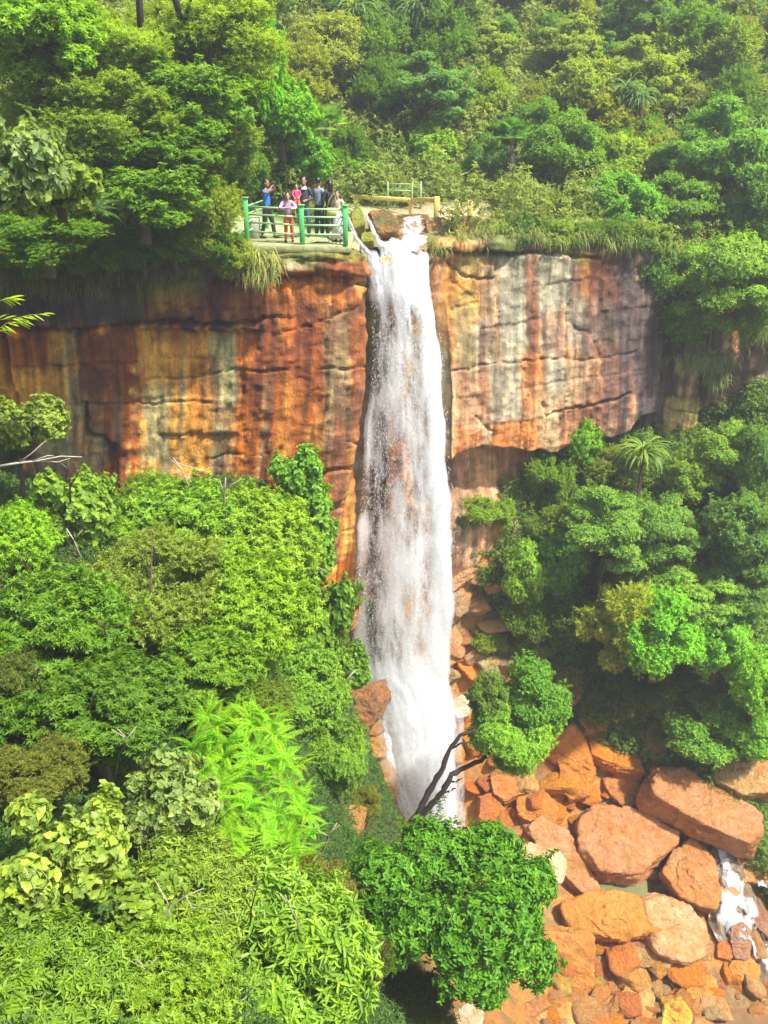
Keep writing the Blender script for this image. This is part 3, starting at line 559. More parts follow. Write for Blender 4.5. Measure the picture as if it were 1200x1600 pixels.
slab([(1096, 1556), (1130, 1560), (1150, 1600), (1110, 1612)], (0, -.6, .8), .6, (.58, .34, .16), 'smooth brown boulder at the photo bottom beside the yellow boulder', seed=45, dY=-.2)
slab([(1160, 1590), (1200, 1570), (1215, 1600), (1215, 1630), (1165, 1625)], (0, -.6, .8), .6, (.34, .28, .13), 'dark olive boulder in the bottom corner of the photo', seed=46, dY=-.2)
slab([(482, 1296), (540, 1262), (575, 1262), (560, 1300), (500, 1322)], (.0, -.5, .85), .6, (.40, .26, .09), 'brown mossy ledge between the ferns and the waterfall foot', seed=47, Y=18.6)
slab([(600, 1290), (640, 1278), (650, 1296), (620, 1310)], (.0, -.5, .85), .4, (.34, .19, .07), 'brown root covered rock at the base of the dark leaning trunks', seed=48, Y=22.2)
# rocks at the lip of the fall
slab([(548, 330), (566, 326), (570, 350), (552, 358)], (.0, -.8, .6), .9, (.26, .34, .04), 'mossy green rock at the lip beside the railing end', seed=50, Y=31.2, cat='rock', name='rock')
slab([(576, 330), (600, 326), (620, 334), (622, 362), (592, 366)], (.0, -.8, .6), 1.1, (.16, .15, .05), 'dark mossy rock between the small side stream and the upper fall', seed=51, Y=33.2, cat='rock', name='rock')
slab([(564, 364), (582, 362), (584, 376), (566, 378)], (.0, -.8, .6), .5, (.33, .40, .04), 'small bright mossy rock between two rivulets', seed=52, Y=31.0, cat='rock', name='rock')
slab([(665, 340), (690, 336), (706, 346), (700, 366), (668, 366)], (.0, -.8, .6), .8, (.28, .27, .12), 'grey mossy block right of the upper fall', seed=53, Y=33.9, cat='rock', name='rock')
slab([(706, 342), (742, 340), (768, 350), (764, 366), (708, 366)], (.0, -.8, .6), .8, (.42, .40, .16), 'pale mossy ledge rock under the two short posts', seed=54, Y=33.9, cat='rock', name='rock')
slab([(556, 396), (572, 398), (574, 420), (560, 424)], (.2, -.8, .6), .6, (.28, .36, .05), 'grassy green knob at the corner of the platform rock', seed=55, Y=27.6, cat='rock', name='rock')
slab([(592, 402), (622, 400), (626, 410), (600, 414)], (.0, -.7, .7), .5, (.50, .42, .14), 'yellowish rock splitting the stream at the lip of the fall', seed=56, Y=30.6, cat='rock', name='rock')
slab([(618, 338), (668, 336), (672, 350), (668, 374), (616, 374)], (.0, -.95, .3), .8, (.13, .12, .05), 'dark wet ledge behind the upper step of the fall', seed=57, Y=34.6, cat='rock', name='rock')
slab([(600, 1140), (588, 1150), (574, 1146), (582, 1128), (596, 1126)], (-.1, -.6, .8), .7, (.40, .22, .09), 'brown ledge stone under the pale sunlit boulder in the cascade', seed=60, Y=28.4)
slab([(588, 1262), (612, 1250), (626, 1268), (618, 1290), (596, 1288)], (.0, -.6, .8), .7, (.60, .36, .14), 'ochre rock at the lower left foot of the waterfall beside the dark stems', seed=58, Y=24.6)
slab([(540, 1180), (556, 1172), (566, 1190), (556, 1206), (542, 1204)], (.0, -.6, .8), .6, (.60, .36, .14), 'small ochre rock between the pale green shrub and the rounded orange boulder', seed=59, Y=23.6)
# loose rocks of the stream bed
RV = [rand_rock('rock_shape', 100 + i, 4 if i < 9 else 4, (.55, .7, .85)[i % 3], 9 + i % 5) for i in range(12)]
def loose(region, n, s0, s1, label, group, cols, sink=.25, seed=0, cat='rock', water=False, anyw=False):
    r = random.Random(seed); k = 0; tries = 0; placed = []
    x0, y0, x1, y1 = region
    while k < n and tries < n * 30:
        tries += 1; px = r.uniform(x0, x1); py = r.uniform(y0, y1); p = hitL(px, py)
        if not anyw and streamy(np.array(p.x), np.array(p.y)) < .5: continue
        s = s0 + (s1 - s0) * r.random() ** 2.2
        if any((p.x - q[0]) ** 2 + (p.y - q[1]) ** 2 < (.42 * (s + q[2])) ** 2 for q in placed): continue
        placed.append((p.x, p.y, s))
        o = link('rock', RV[r.randrange(12)], None, (p.x, p.y, gL(p.x, p.y) + s * .22), r.choice(cols)); o.color = [min(.9, c * r.uniform(.8, 1.2)) for c in o.color[:3]] + [1]
        o.scale = (s * r.uniform(.8, 1.25), s * r.uniform(.7, 1.1), s * r.uniform(.7, 1.1)); o.rotation_euler = (r.uniform(-.5, .5), r.uniform(-.5, .5), r.uniform(0, 6.28))
        tag(o, label, cat, group); k += 1
OC = [ORR, (.58, .31, .08), (.55, .21, .05), (.52, .33, .14), (.48, .28, .16), (.44, .26, .11), RDR]
loose((740, 1180, 900, 1300), 26, .22, .75, 'rust orange rock in the wet jumble right of the waterfall foot', 'orange rocks at the waterfall foot', [ORR, RDR, (.62, .3, .1), (.6, .2, .04)], seed=1)
loose((700, 1150, 1000, 1340), 30, .3, .7, 'orange block in the jumble between the fall and the big boulders', 'orange blocks between the fall and the big boulders', [ORR, RDR, (.6, .33, .12), (.55, .2, .05)], seed=11)
loose((920, 1060, 1210, 1400), 28, .2, .6, 'brown rock wedged among the big boulders of the stream', 'rocks wedged between the big boulders', [(.48, .28, .13), ORR, (.4, .28, .15), (.55, .33, .15)], seed=2)
loose((700, 850, 790, 1130), 24, .45, 1.0, 'tan rock on the slope right of the waterfall', 'rocks on the slope beside the waterfall', [ORR, TNR, (.6, .3, .1), (.5, .32, .18)], seed=3, anyw=True)
loose((850, 1470, 1210, 1615), 150, .17, .75, 'orange brown stone in the rubble of the lower stream bed', 'stones of the lower stream bed', OC, seed=4)
loose((1090, 1330, 1215, 1560), 22, .15, .5, 'stone beside the white rapids', 'stones beside the rapids', [(.5, .25, .12), ORR, (.4, .22, .12)], seed=5)

# ------------------------------------------------------------------ water
def water_mat(name, k=5.0, sc=(7, 7, .9), base=(.86, .89, .91), fine=3.0):
    m, nt, out = new_mat(name); N = NT(nt)
    a = N.n('ShaderNodeAttribute', _attribute_name='dens').outputs['Fac']
    n1 = N.noise(N.obj(sc), 1.0, 6, .72, .25); n2 = N.noise(N.obj((sc[0] * fine, sc[1] * fine, sc[2] * fine * 2)), 1.0, 3, .75)
    n = N.math('ADD', N.math('MULTIPLY', n1, .6), N.math('MULTIPLY', n2, .4))
    al = N.math('MULTIPLY', N.math('SUBTRACT', N.math('ADD', n, a), 1.0), k, clamp=True)
    d = N.n('ShaderNodeBsdfPrincipled'); d.inputs['Base Color'].default_value = (*base, 1); d.inputs['Roughness'].default_value = .5
    tl = N.n('ShaderNodeBsdfTranslucent'); tl.inputs['Color'].default_value = (*base, 1); mx = N.n('ShaderNodeMixShader'); mx.inputs[0].default_value = .45
    N.l(d.outputs[0], mx.inputs[1]); N.l(tl.outputs[0], mx.inputs[2])
    tp = N.n('ShaderNodeBsdfTransparent'); m2 = N.n('ShaderNodeMixShader'); N.l(al, m2.inputs[0]); N.l(tp.outputs[0], m2.inputs[1]); N.l(mx.outputs[0], m2.inputs[2])
    N.l(m2.outputs[0], out.inputs['Surface']); return m
WATER = water_mat('falling_water', 3.6); FOAM = water_mat('foam', 2.6, (4, 4, 4)); VEIL = water_mat('spray_veil', 1.9, (2.5, 2.5, .8), fine=4)
DROP, nt_, out_ = new_mat('droplet'); _N = NT(nt_); _p = _N.n('ShaderNodeBsdfPrincipled'); _p.inputs['Base Color'].default_value = (.82, .85, .88, 1); _p.inputs['Roughness'].default_value = .3
_t = _N.n('ShaderNodeBsdfTranslucent'); _t.inputs['Color'].default_value = (.92, .95, .97, 1); _m = _N.n('ShaderNodeMixShader'); _m.inputs[0].default_value = .4
_N.l(_p.outputs[0], _m.inputs[1]); _N.l(_t.outputs[0], _m.inputs[2]); _N.l(_m.outputs[0], out_.inputs['Surface'])
FY = np.array([385, 420, 460, 500, 600, 700, 800, 900, 1000, 1060, 1100, 1150, 1200, 1260, 1310], float)
FL = np.array([575, 573, 576, 579, 574, 565, 557, 551, 548, 562, 588, 600, 606, 626, 636], float)
FR = np.array([666, 670, 674, 682, 690, 698, 704, 709, 705, 704, 708, 710, 712, 712, 714], float)
FD = np.array([31.3, 30.9, 30.6, 30.45, 30.2, 30.0, 29.8, 29.6, 29.45, 29.3, 29.1, 28.8, 28.4, 27.9, 27.4])
def fdens(u, py):
    jit = fbm(u * 9, py * .018, 0, 4, 201)
    e = sst(0, .09, u + .03 * jit) * sst(1, .94, u - .03 * jit) * sst(385, 408, py + 9 * jit)
    top = sst(500, 410, py) * (.75 - .35 * np.exp(-((u - .38) / .13) ** 2) * sst(400, 430, py)); rb = .55 * np.exp(-((u - .90) / .09) ** 2) * sst(400, 440, py)
    mid = .58 + .11 * np.exp(-((u - .60) / .28) ** 2); gap = .05 * np.exp(-((u - .17) / .09) ** 2) * sst(440, 500, py)
    ls = .25 * np.exp(-((u - .06) / .06) ** 2) * sst(560, 640, py); bot = sst(1010, 1120, py) * .8
    vo = -.13 * np.exp(-((py - 940) / 120.) ** 2) * (u < .6)
    return np.clip((mid + top + rb + ls - gap - vo + bot + .15 * jit), 0, 1) * e
def fall_layer(off, mul, mat, name, parent, seed, wid=0.0, lo=0):
    us = np.linspace(0, 1, 60); ys = np.linspace(388, 1308, 260); U, PY = np.meshgrid(us, ys, indexing='ij')
    l = np.interp(PY, FY, FL) - wid; r = np.interp(PY, FY, FR) + wid; PXX = l + (r - l) * U
    Y = np.interp(PY, FY, FD) + off + .10 * fbm(U * 4, PY * .006, 0, 4, seed) - .35 * np.sin(U * math.pi)
    k = Y / (cP + (800 - PY) / FPX * sP); V = np.stack([(PXX - 600) / FPX * k, Y, (-sP + (800 - PY) / FPX * cP) * k], -1).reshape(-1, 3)
    d = fdens(U, PY) * mul * (sst(lo, lo + 170, PY) if lo else 1); idx = np.arange(U.size).reshape(U.shape)
    F = np.stack([idx[:-1, :-1], idx[:-1, 1:], idx[1:, 1:], idx[1:, :-1]], -1).reshape(-1, 4)
    return link(name, mesh_np(name, V, F, [mat], True, {'dens': ('FLOAT', d.ravel())}), parent)
wf = fall_layer(0, .92, WATER, 'waterfall', None, 301); tag(wf, kind='structure')
fall_layer(.45, .80, WATER, 'water_sheet', wf, 305); fall_layer(-.3, .86, VEIL, 'veil', wf, 309, 5); fall_layer(.9, .9, VEIL, 'veil', wf, 313, 4); fall_layer(-1.0, .66, VEIL, 'mist', wf, 317, 20, 960); fall_layer(-1.7, .6, VEIL, 'mist', wf, 319, 12, 1040)
def droplets(n, seed):
    g = np.random.default_rng(seed); U = g.random(n * 4) * 1.06 - .03; PY = 392 + g.random(n * 4) * 910
    d = fdens(np.clip(U, 0.02, .98), PY); keep = g.random(n * 4) < (d * 1.1 + .03); U = U[keep][:n]; PY = PY[keep][:n]; m = len(U)
    l = np.interp(PY, FY, FL); r = np.interp(PY, FY, FR); ed = np.where(U > .85, g.normal(0, 1, m) * 5 * sst(420, 700, PY), g.normal(0, 1, m) * 1.2); U = np.clip(U, .05, 1.03)
    PX = l + (r - l) * U + ed; Y = np.interp(PY, FY, FD) + g.normal(0, .28, m) - .35 * np.sin(np.clip(U, 0, 1) * math.pi)
    k = Y / (cP + (800 - PY) / FPX * sP); P = np.stack([(PX - 600) / FPX * k, Y, (-sP + (800 - PY) / FPX * cP) * k], -1)
    w = .005 + .009 * g.random(m) ** 3; L = w * (1.2 + 4.5 * g.random(m) * sst(400, 520, PY)); tl = g.normal(0, .12, m)
    o = np.array([(1, 0, 0), (0, 1, 0), (-1, 0, 0), (0, -1, 0), (0, 0, 1), (0, 0, -1)], float)
    V = P[:, None] + o[None] * np.stack([w, w, L], -1)[:, None]; V[:, 4, 0] += tl * L; V[:, 5, 0] -= tl * L
    f = np.array([(0, 1, 4), (1, 2, 4), (2, 3, 4), (3, 0, 4), (1, 0, 5), (2, 1, 5), (3, 2, 5), (0, 3, 5)])
    F = (f[None] + (np.arange(m) * 6)[:, None, None]).reshape(-1, 3)
    return V.reshape(-1, 3), F
V_, F_ = droplets(30000, 5); link('spray', mesh_np('spray', V_, F_, [DROP], False), wf)
def ribbon(pts, name, mat, parent=None, n=140, m=30, dens=.85, rough=.06, seed=0, arch=.15):
    """water running along a line of (px, py, half-width px, Y)"""
    pts = np.array(pts, float); t = np.linspace(0, len(pts) - 1, n); q = [np.interp(t, np.arange(len(pts)), pts[:, i]) for i in range(4)]
    u = np.linspace(-1, 1, m); U, I = np.meshgrid(u, np.arange(n)); dx = np.gradient(q[0]); dy = np.gradient(q[1]); l = np.hypot(dx, dy) + 1e-6
    PX = q[0][I] + U * q[2][I] * (dy / l)[I]; PY = q[1][I] - U * q[2][I] * (dx / l)[I]
    Y = q[3][I] + rough * fbm(U * 3 + seed, I * .05, 0, 3, seed) - arch * (1 - U ** 2)
    k = Y / (cP + (800 - PY) / FPX * sP); V = np.stack([(PX - 600) / FPX * k, Y, (-sP + (800 - PY) / FPX * cP) * k], -1).reshape(-1, 3)
    D = dens * sst(1.05, .45, np.abs(U) + .3 * fbm(U * 1.5, I * .04, 0, 3, seed + 3)); idx = np.arange(U.size).reshape(U.shape)
    F = np.stack([idx[:-1, :-1], idx[:-1, 1:], idx[1:, 1:], idx[1:, :-1]], -1).reshape(-1, 4)
    o = link(name, mesh_np(name, V, F, [mat], True, {'dens': ('FLOAT', D.ravel())}), parent)
    if parent is None: tag(o, kind='structure')
    return o
ribbon([(642, 338, 21, 34.0), (643, 346, 22, 33.6), (646, 372, 24, 33.2)], 'upper_stream_water', WATER, dens=.66, seed=1)
ribbon([(648, 366, 24, 33.15), (646, 378, 27, 32.5), (640, 388, 34, 31.8), (627, 403, 44, 31.05), (621, 430, 46, 30.7)], 'upper_stream_water', WATER, dens=.78, seed=1)
ribbon([(570, 333, 3, 32.2), (580, 352, 5, 31.6), (590, 376, 8, 31.3), (606, 396, 20, 31.0)], 'side_stream_water', WATER, dens=.72, seed=2)
ribbon([(541, 332, 2.5, 29.6), (548, 352, 4.5, 29.3), (557, 376, 6, 29.3), (573, 398, 10, 29.6), (588, 430, 14, 30.2), (594, 470, 12, 30.4)], 'side_stream_water', WATER, dens=.70, seed=3)
ribbon([(604, 1112, 10, 29.0), (600, 1140, 16, 28.6), (604, 1180, 20, 28.2), (618, 1230, 18, 27.6), (634, 1280, 18, 27.0)], 'side_cascade_water', WATER, dens=.93, seed=4)
0 and ribbon([(728, 1150, 3, 29.0), (735, 1180, 6, 28.8), (742, 1215, 7, 28.4), (748, 1260, 6, 27.9)], 'stream_trickle_water', WATER, dens=.8, seed=5)
def rapid(line, dens, seed, name='rapids_water', lift=.22, n=140, m=40, mat=None):
    pts = np.array(line, float); W = [hitL(p[0], p[1]) for p in line]; X = np.array([w.x for w in W]); Yy = np.array([w.y for w in W]); Wd = pts[:, 2]
    t = np.linspace(0, len(pts) - 1, n); ar = np.arange(len(pts)); x = np.interp(t, ar, X); y = np.interp(t, ar, Yy); w = np.interp(t, ar, Wd)
    dx = np.gradient(x); dy = np.gradient(y); l = np.hypot(dx, dy) + 1e-6; u = np.linspace(-1, 1, m); U, I = np.meshgrid(u, np.arange(n))
    PX = x[I] + U * w[I] * (dy / l)[I]; PY = y[I] - U * w[I] * (dx / l)[I]
    Z = hL(PX, PY) + lift + .30 * fbm(PX * 2.2, PY * 2.2, 0, 5, seed) - .1 * U ** 2
    D = dens * sst(1.1, .5, np.abs(U) + .4 * fbm(PX * 2.5, PY * 2.5, 0, 4, seed + 3)); idx = np.arange(U.size).reshape(U.shape)
    F = np.stack([idx[:-1, :-1], idx[:-1, 1:], idx[1:, 1:], idx[1:, :-1]], -1).reshape(-1, 4)
    return tag(link(name, mesh_np(name, np.stack([PX, PY, Z], -1).reshape(-1, 3), F, [mat or FOAM], True, {'dens': ('FLOAT', D.ravel())})), kind='structure')
STW = simple_mat('stream_water', (.16, .12, .075), .12, 5, .5, .04)
rapid([(1115, 1335, .3), (1133, 1380, .7), (1148, 1420, 1.1), (1150, 1460, 1.1), (1170, 1500, .9), (1200, 1540, .8), (1220, 1570, .8)], 1, 15, lift=.48, mat=STW, name='stream_water')
rapid([(1120, 1345, .12), (1133, 1380, .30), (1144, 1410, .70), (1142, 1450, .75), (1160, 1480, .6), (1182, 1505, .5), (1215, 1550, .45)], .90, 11, lift=.78)
rapid([(1120, 1418, .2), (1140, 1424, .35), (1170, 1440, .25), (1190, 1470, .2), (1215, 1510, .25)], .98, 12, lift=.7)
rapid([(1180, 1400, .12), (1215, 1412, .3)], 1.0, 13, n=30, lift=.6)
# still pools
def pool(poly, z_py, col, name='pool_water', dz0=.18):
    m, nt, out = new_mat('pool'); N = NT(nt); p = N.n('ShaderNodeBsdfPrincipled'); p.inputs['Roughness'].default_value = .08
    N.l(N.mix(N.noise(N.obj(), 2.5, 4), col, tuple(c * .55 for c in col)), p.inputs['Base Color']); N.l(N.bump(N.noise(N.obj(), 9, 3), .02), p.inputs['Normal']); N.l(p.outputs[0], out.inputs['Surface'])
    z = hitL(*z_py).z + dz0; V = []
    for q in poly:
        u, dy, dz = ray(*q); k = z / dz; V.append((u * k, dy * k, z))
    V.append((sum(v[0] for v in V) / len(V), sum(v[1] for v in V) / len(V), z)); c = len(poly)
    tag(link(name, mesh_np(name, V, [[(i, (i + 1) % c, c) for i in range(c)]], [m])), kind='structure')
pool([(915, 1345), (1010, 1350), (1012, 1395), (985, 1412), (910, 1410)], (960, 1372), (.20, .22, .10))
pool([(1080, 1500), (1215, 1490), (1215, 1640), (1100, 1640), (1120, 1560)], (1150, 1560), (.26, .15, .07), dz0=.0)
# ------------------------------------------------------------------ leaves
SH = {'lance': ([0, .3, .7, 1], [0, .5, .36, 0]), 'oval': ([0, .25, .7, 1], [0, .5, .42, 0]), 'heart': ([0, .04, .5, 1], [.0, .46, .50, 0]), 'blade': ([0, .2, .6, 1], [.25, .5, .4, 0])}
def leafset(P, D, N, L, W, shape='lance', droop=.25, fold=.25, tint=None, simple=False):
    """leaves at P along D, face up N; returns verts, quads, tris, tint"""
    n = len(P); D = D / (np.linalg.norm(D, axis=1, keepdims=True) + 1e-9); N = N - D * (N * D).sum(1, keepdims=True); N /= (np.linalg.norm(N, axis=1, keepdims=True) + 1e-9)
    Sd = np.cross(D, N); L = L[:, None]; W = W[:, None]
    if tint is None: tint = np.full(n, .5)
    if simple:
        q = [P, P + D * L * .45 + Sd * W * .5 + N * W * fold, P + D * L - N * L * droop, P + D * L * .45 - Sd * W * .5 + N * W * fold]
        V = np.stack(q, 1).reshape(-1, 3); b = (np.arange(n) * 4)[:, None]
        T = np.concatenate([b + np.array([[0, 1, 2]]), b + np.array([[0, 2, 3]])]); return V, np.zeros((0, 4), int), T, np.repeat(tint, 4)
    t, w = SH[shape]; q = [P]
    for s in (1, -1):
        for i in (1, 2): q.append(P + D * L * t[i] + s * Sd * W * w[i] + N * W * fold - N * L * droop * t[i] ** 2)
    q.append(P + D * L * (1 - .1 * droop) - N * L * droop)
    V = np.stack(q, 1).reshape(-1, 3); b = (np.arange(n) * 6)[:, None]
    Q = np.concatenate([b + np.array([[0, 1, 2, 5]]), b + np.array([[0, 5, 4, 3]])]); return V, Q, np.zeros((0, 3), int), np.repeat(tint, 6)
class LB:
    def __init__(s): s.V = []; s.Q = []; s.T = []; s.C = []; s.n = 0
    def add(s, r):
        V, Q, T, C = r; s.V.append(V); s.Q.append(Q + s.n); s.T.append(T + s.n); s.C.append(C); s.n += len(V)
    def tube(s, pts, r0, r1, tint=.1, seg=4):
        m = MB(); m.tube(pts, list(np.linspace(r0, r1, len(pts))), seg, False); V = m.V[0]; s.add((V, m.Q[0], np.zeros((0, 3), int), np.full(len(V), tint)))
    def mesh(s, name, mat):
        return mesh_np(name, np.concatenate(s.V), [np.concatenate(s.Q), np.concatenate(s.T)], [mat], False, {'tint': ('FLOAT', np.concatenate(s.C))})
def unit(a): return a / (np.linalg.norm(a, axis=1, keepdims=True) + 1e-9)
def sprig_leaves(P, D, g, nl, tl, L, W, tilt, **kw):
    m = len(P); ax = np.where(np.abs(D[:, 2:3]) > .9, np.array([[1., 0, 0]]), np.array([[0, 0, 1.]])); A = unit(np.cross(D, ax)); B = np.cross(D, A)
    st = g.random(m); res = [[], [], [], [], []]
    for i in range(nl):
        ph = 2.399 * i + g.random(m) * 6.28 * .2 + st * 6.28; th = tilt * (1.15 - .5 * i / nl) + g.normal(0, .15, m)
        d = D * np.cos(th)[:, None] + (A * np.cos(ph)[:, None] + B * np.sin(ph)[:, None]) * np.sin(th)[:, None]
        nrm = D - d * (D * d).sum(1, keepdims=True) + g.normal(0, .12, (m, 3)) + np.array([0, 0, .35]); s = .75 + .5 * g.random(m)
        res[0].append(P + D * (tl * i / nl)); res[1].append(d); res[2].append(nrm); res[3].append(L * s); res[4].append(W * s)
    P_, D_, N_, L_, W_ = [np.concatenate(r) for r in res]
    base = np.tile(g.random(m) * .45 + .2, nl); age = np.repeat(np.arange(nl) / nl, m) * .25
    return leafset(P_, D_, N_, L_, W_, tint=np.clip(base + age + g.normal(0, .1, len(base)), 0, 1), **kw)
CRN = {}
def crown_mesh(key, seed, mat, nlobe=14, lr=(.30, .45), flat=.85, nsp=2600, nl=6, tl=.05, L=.09, W=.035, tilt=1.15, up=.35, hang=0, tiers=0, simple=True, shape='lance', droop=.25, low=-.95, spread=.66, shell=.65, shoots=70):
    g = np.random.default_rng(seed); r = random.Random(seed); lobes = []
    for i in range(nlobe):
        for _ in range(30):
            z = r.uniform(low, 1); a = 2.399 * i + r.uniform(-.5, .5); c = math.sqrt(max(0, 1 - z * z)); rad = r.uniform(*lr) * r.choice([.6, .85, 1, 1.1])
            p = np.array([c * math.cos(a), c * math.sin(a), z * flat]) * spread * r.uniform(.75, 1.1)
            if tiers: p[2] = round(p[2] * tiers) / tiers + r.uniform(-.04, .04)
            if all(np.linalg.norm(p - q[0]) > .45 * (rad + q[1]) for q in lobes): break
        lobes.append((p, rad))
    lobes.append((np.array([0, 0, .05]), .45))
    P = []; D = []; per = int(nsp * 1.5 / len(lobes))
    for i, (c, rad) in enumerate(lobes):
        d = unit(g.normal(0, 1, (per, 3))); rr = rad * (1 - shell * g.random(per) ** 2.0) * (1 + .34 * fbm(d[:, 0] * 2.2 + i, d[:, 1] * 2.2, d[:, 2] * 2.2, 4, seed, .65)) * (1 + .12 * np.abs(g.normal(0, 1, per)) * (g.random(per) < .3))
        sc = np.array([1, 1, .42 if tiers else .85]); p = c + d * rr[:, None] * sc; keep = np.ones(per, bool)
        keep &= ~((d[:, 2] < -.35) & (g.random(per) < .35))
        for j, (c2, r2) in enumerate(lobes):
            if j != i: keep &= np.linalg.norm((p - c2) / sc, axis=1) > r2 * .72
        P.append(p[keep]); D.append(unit(d[keep] * .75 + (p[keep] - c * 0) * .3 + np.array([0, 0, up - hang]) + g.normal(0, .28, (keep.sum(), 3))))
    P = np.concatenate(P); D = np.concatenate(D)
    b = LB(); b.add(sprig_leaves(P, D, g, nl, tl, L, W, tilt, simple=simple, shape=shape, droop=droop))
    sh_ = g.integers(0, len(P), shoots); P2 = []; D2 = []
    for k in sh_:                                        # young shoots that break the outline
        q = P[k]; d = unit((q / (np.linalg.norm(q) + .01) * .7 + np.array([0, 0, .7 - hang]) + g.normal(0, .3, 3))[None])[0]; ln = g.uniform(.08, .30)
        if q[2] < -.2: continue
        b.tube([q, q + d * ln], .006, .002, .3, 3)
        for t_ in np.linspace(.25, 1, 5): P2.append(q + d * ln * t_ + g.normal(0, .008, 3)); D2.append(d)
    if P2: b.add(sprig_leaves(np.array(P2), unit(np.array(D2)), g, nl, tl, L, W, tilt, simple=simple, shape=shape, droop=droop))
    for k in range(0, len(P), max(1, len(P) // 90)):     # fine twigs inside the crown
        q = P[k]; b.tube([q * .25, q * .6 + g.normal(0, .03, 3), q], .010, .003, .0, 3)
    CRN[key] = b.mesh('crown_' + key, mat); return CRN[key]
Q_ = 1.0
for v in range(3):
    crown_mesh('round%d' % v, 10 + v, LEAF, nsp=6000, nl=5, L=.075, W=.034, nlobe=26, lr=(.16, .44), spread=.72)
    crown_mesh('soft%d' % v, 20 + v, LEAF, nlobe=22, lr=(.14, .42), nsp=5200, nl=6, L=.085, W=.02, tilt=.6, up=.7, shell=.85, flat=1.1, spread=.74, shoots=160)
for v in range(2):
    crown_mesh('tier%d' % v, 30 + v, LEAF, nlobe=34, lr=(.16, .32), tiers=5, nsp=7500, nl=5, L=.055, W=.026, up=.5, spread=.82)
    crown_mesh('hang%d' % v, 35 + v, LEAF, nlobe=22, lr=(.16, .42), nsp=5600, nl=6, L=.08, W=.026, tilt=.7, hang=1.0)
    crown_mesh('near%d' % v, 40 + v, LEAFG, nlobe=34, lr=(.13, .34), nsp=8500, nl=8, tl=.025, L=.066, W=.023, tilt=1.0, up=.6, simple=False, spread=.80, droop=.3, shell=.85, shoots=420)
    crown_mesh('fine%d' % v, 44 + v, LEAF, nlobe=26, lr=(.14, .38), nsp=6500, nl=7, tl=.06, L=.052, W=.016, tilt=.9, up=.5, simple=False, spread=.78, shell=.9, shoots=220)
    crown_mesh('heart%d' % v, 48 + v, LEAFG, nlobe=20, lr=(.16, .38), nsp=1300, nl=4, tl=.10, L=.11, W=.10, tilt=1.2, up=.1, simple=False, shape='heart', droop=.35, spread=.76, shell=.8, shoots=50)
    crown_mesh('lance%d' % v, 52 + v, LEAFG, nlobe=26, lr=(.16, .36), nsp=4000, nl=7, tl=.09, L=.115, W=.034, tilt=.95, hang=.15, simple=False, droop=.5, spread=.80, shell=.85, shoots=120)
crown_mesh('bush', 60, LEAFG, nlobe=30, lr=(.16, .32), nsp=11000, nl=6, tl=.035, L=.046, W=.024, tilt=1.2, hang=.35, simple=False, shape='oval', droop=.4, spread=.80, low=-.7, flat=.95)
crown_mesh('dense', 61, LEAFG, nlobe=30, lr=(.16, .34), nsp=8500, nl=7, tl=.03, L=.062, W=.018, tilt=1.0, up=.5, simple=False, droop=.4, spread=.76)
crown_mesh('dense2', 62, LEAFG, nlobe=30, lr=(.16, .34), nsp=8500, nl=6, tl=.03, L=.052, W=.024, tilt=1.0, up=.3, simple=False, droop=.3, spread=.76)

def trunk_mesh(h, r, seed, limbs=5, spread=1.0):
    """tapered trunk from the ground (0,0,0) up into a crown centred at height h"""
    g = random.Random(seed); b = MB(); k = [Vector((0, 0, -.4))]; n = 6
    lx, ly = g.uniform(-.12, .12) * h, g.uniform(-.12, .12) * h
    for i in range(1, n + 1):
        t = i / n; k.append(Vector((lx * math.sin(t * 2.5) * (1 - t) * 2 + g.uniform(-.03, .03) * h * (1 - t), ly * math.sin(t * 2.2) * (1 - t) * 2, h * t)))
    b.tube(k, [r * (1.3 - .95 * i / n) for i in range(n + 1)], 7)
    for i in range(limbs):
        s = k[3 + i % 3]; a = i * 2.4 + g.random(); e = Vector((math.cos(a) * spread * .5, math.sin(a) * spread * .5, h + spread * g.uniform(-.2, .25)))
        m = s.lerp(e, .5) + Vector((0, 0, -.12 * spread)); b.tube([s, m, e], [r * .5, r * .33, r * .12], 5)
    return b
TREEN = [0]
viv = lambda c: (c[0] * 1.42 + .015, c[1] * 1.3 + .01, c[2] * .65)
def tree(px, py, w, h, Y, crown, col, label, group=None, cat='tree', name='tree', up=False, bark=None, rot=None, dep=None, ground=None, tl=1.7):
    c = at(px, py, Y); m = mpp(px, py, Y); rx = w * m / 2 * 1.05; rz = h * m / 2 / .95
    hz = (gU if up else gL)(c.x, c.y); 
    if ground is not None: hz = ground
    base = min(hz, c.z - rz * .9); base = max(base, c.z - rz * tl)
    TREEN[0] += 1; sd_ = TREEN[0]
    t = empty(name, (c.x, c.y, base), label, cat, group)
    tb = trunk_mesh(c.z - base, max(.03, .055 * rx + .03), sd_, 5, rx).build('trunk', bark or BARK, t, True)
    o = link('crown', CRN[crown], t, (0, 0, c.z - base), viv(col) if up else viv((col[0] * 1.2 + .008, col[1] * 1.02, col[2]))); o.scale = (rx, dep or rx, rz); o.rotation_euler = (0, 0, rnd.uniform(0, 6.28) if rot is None else rot)
    return t
# colours of the foliage itself
YG, GN, DP, BG, OL, OC_, PG = (.21, .36, .035), (.12, .27, .03), (.07, .18, .02), (.10, .25, .08), (.20, .28, .055), (.25, .25, .05), (.15, .32, .06)
mx_ = lambda a, b, t=.5: tuple(x * (1 - t) + y * t for x, y in zip(a, b))
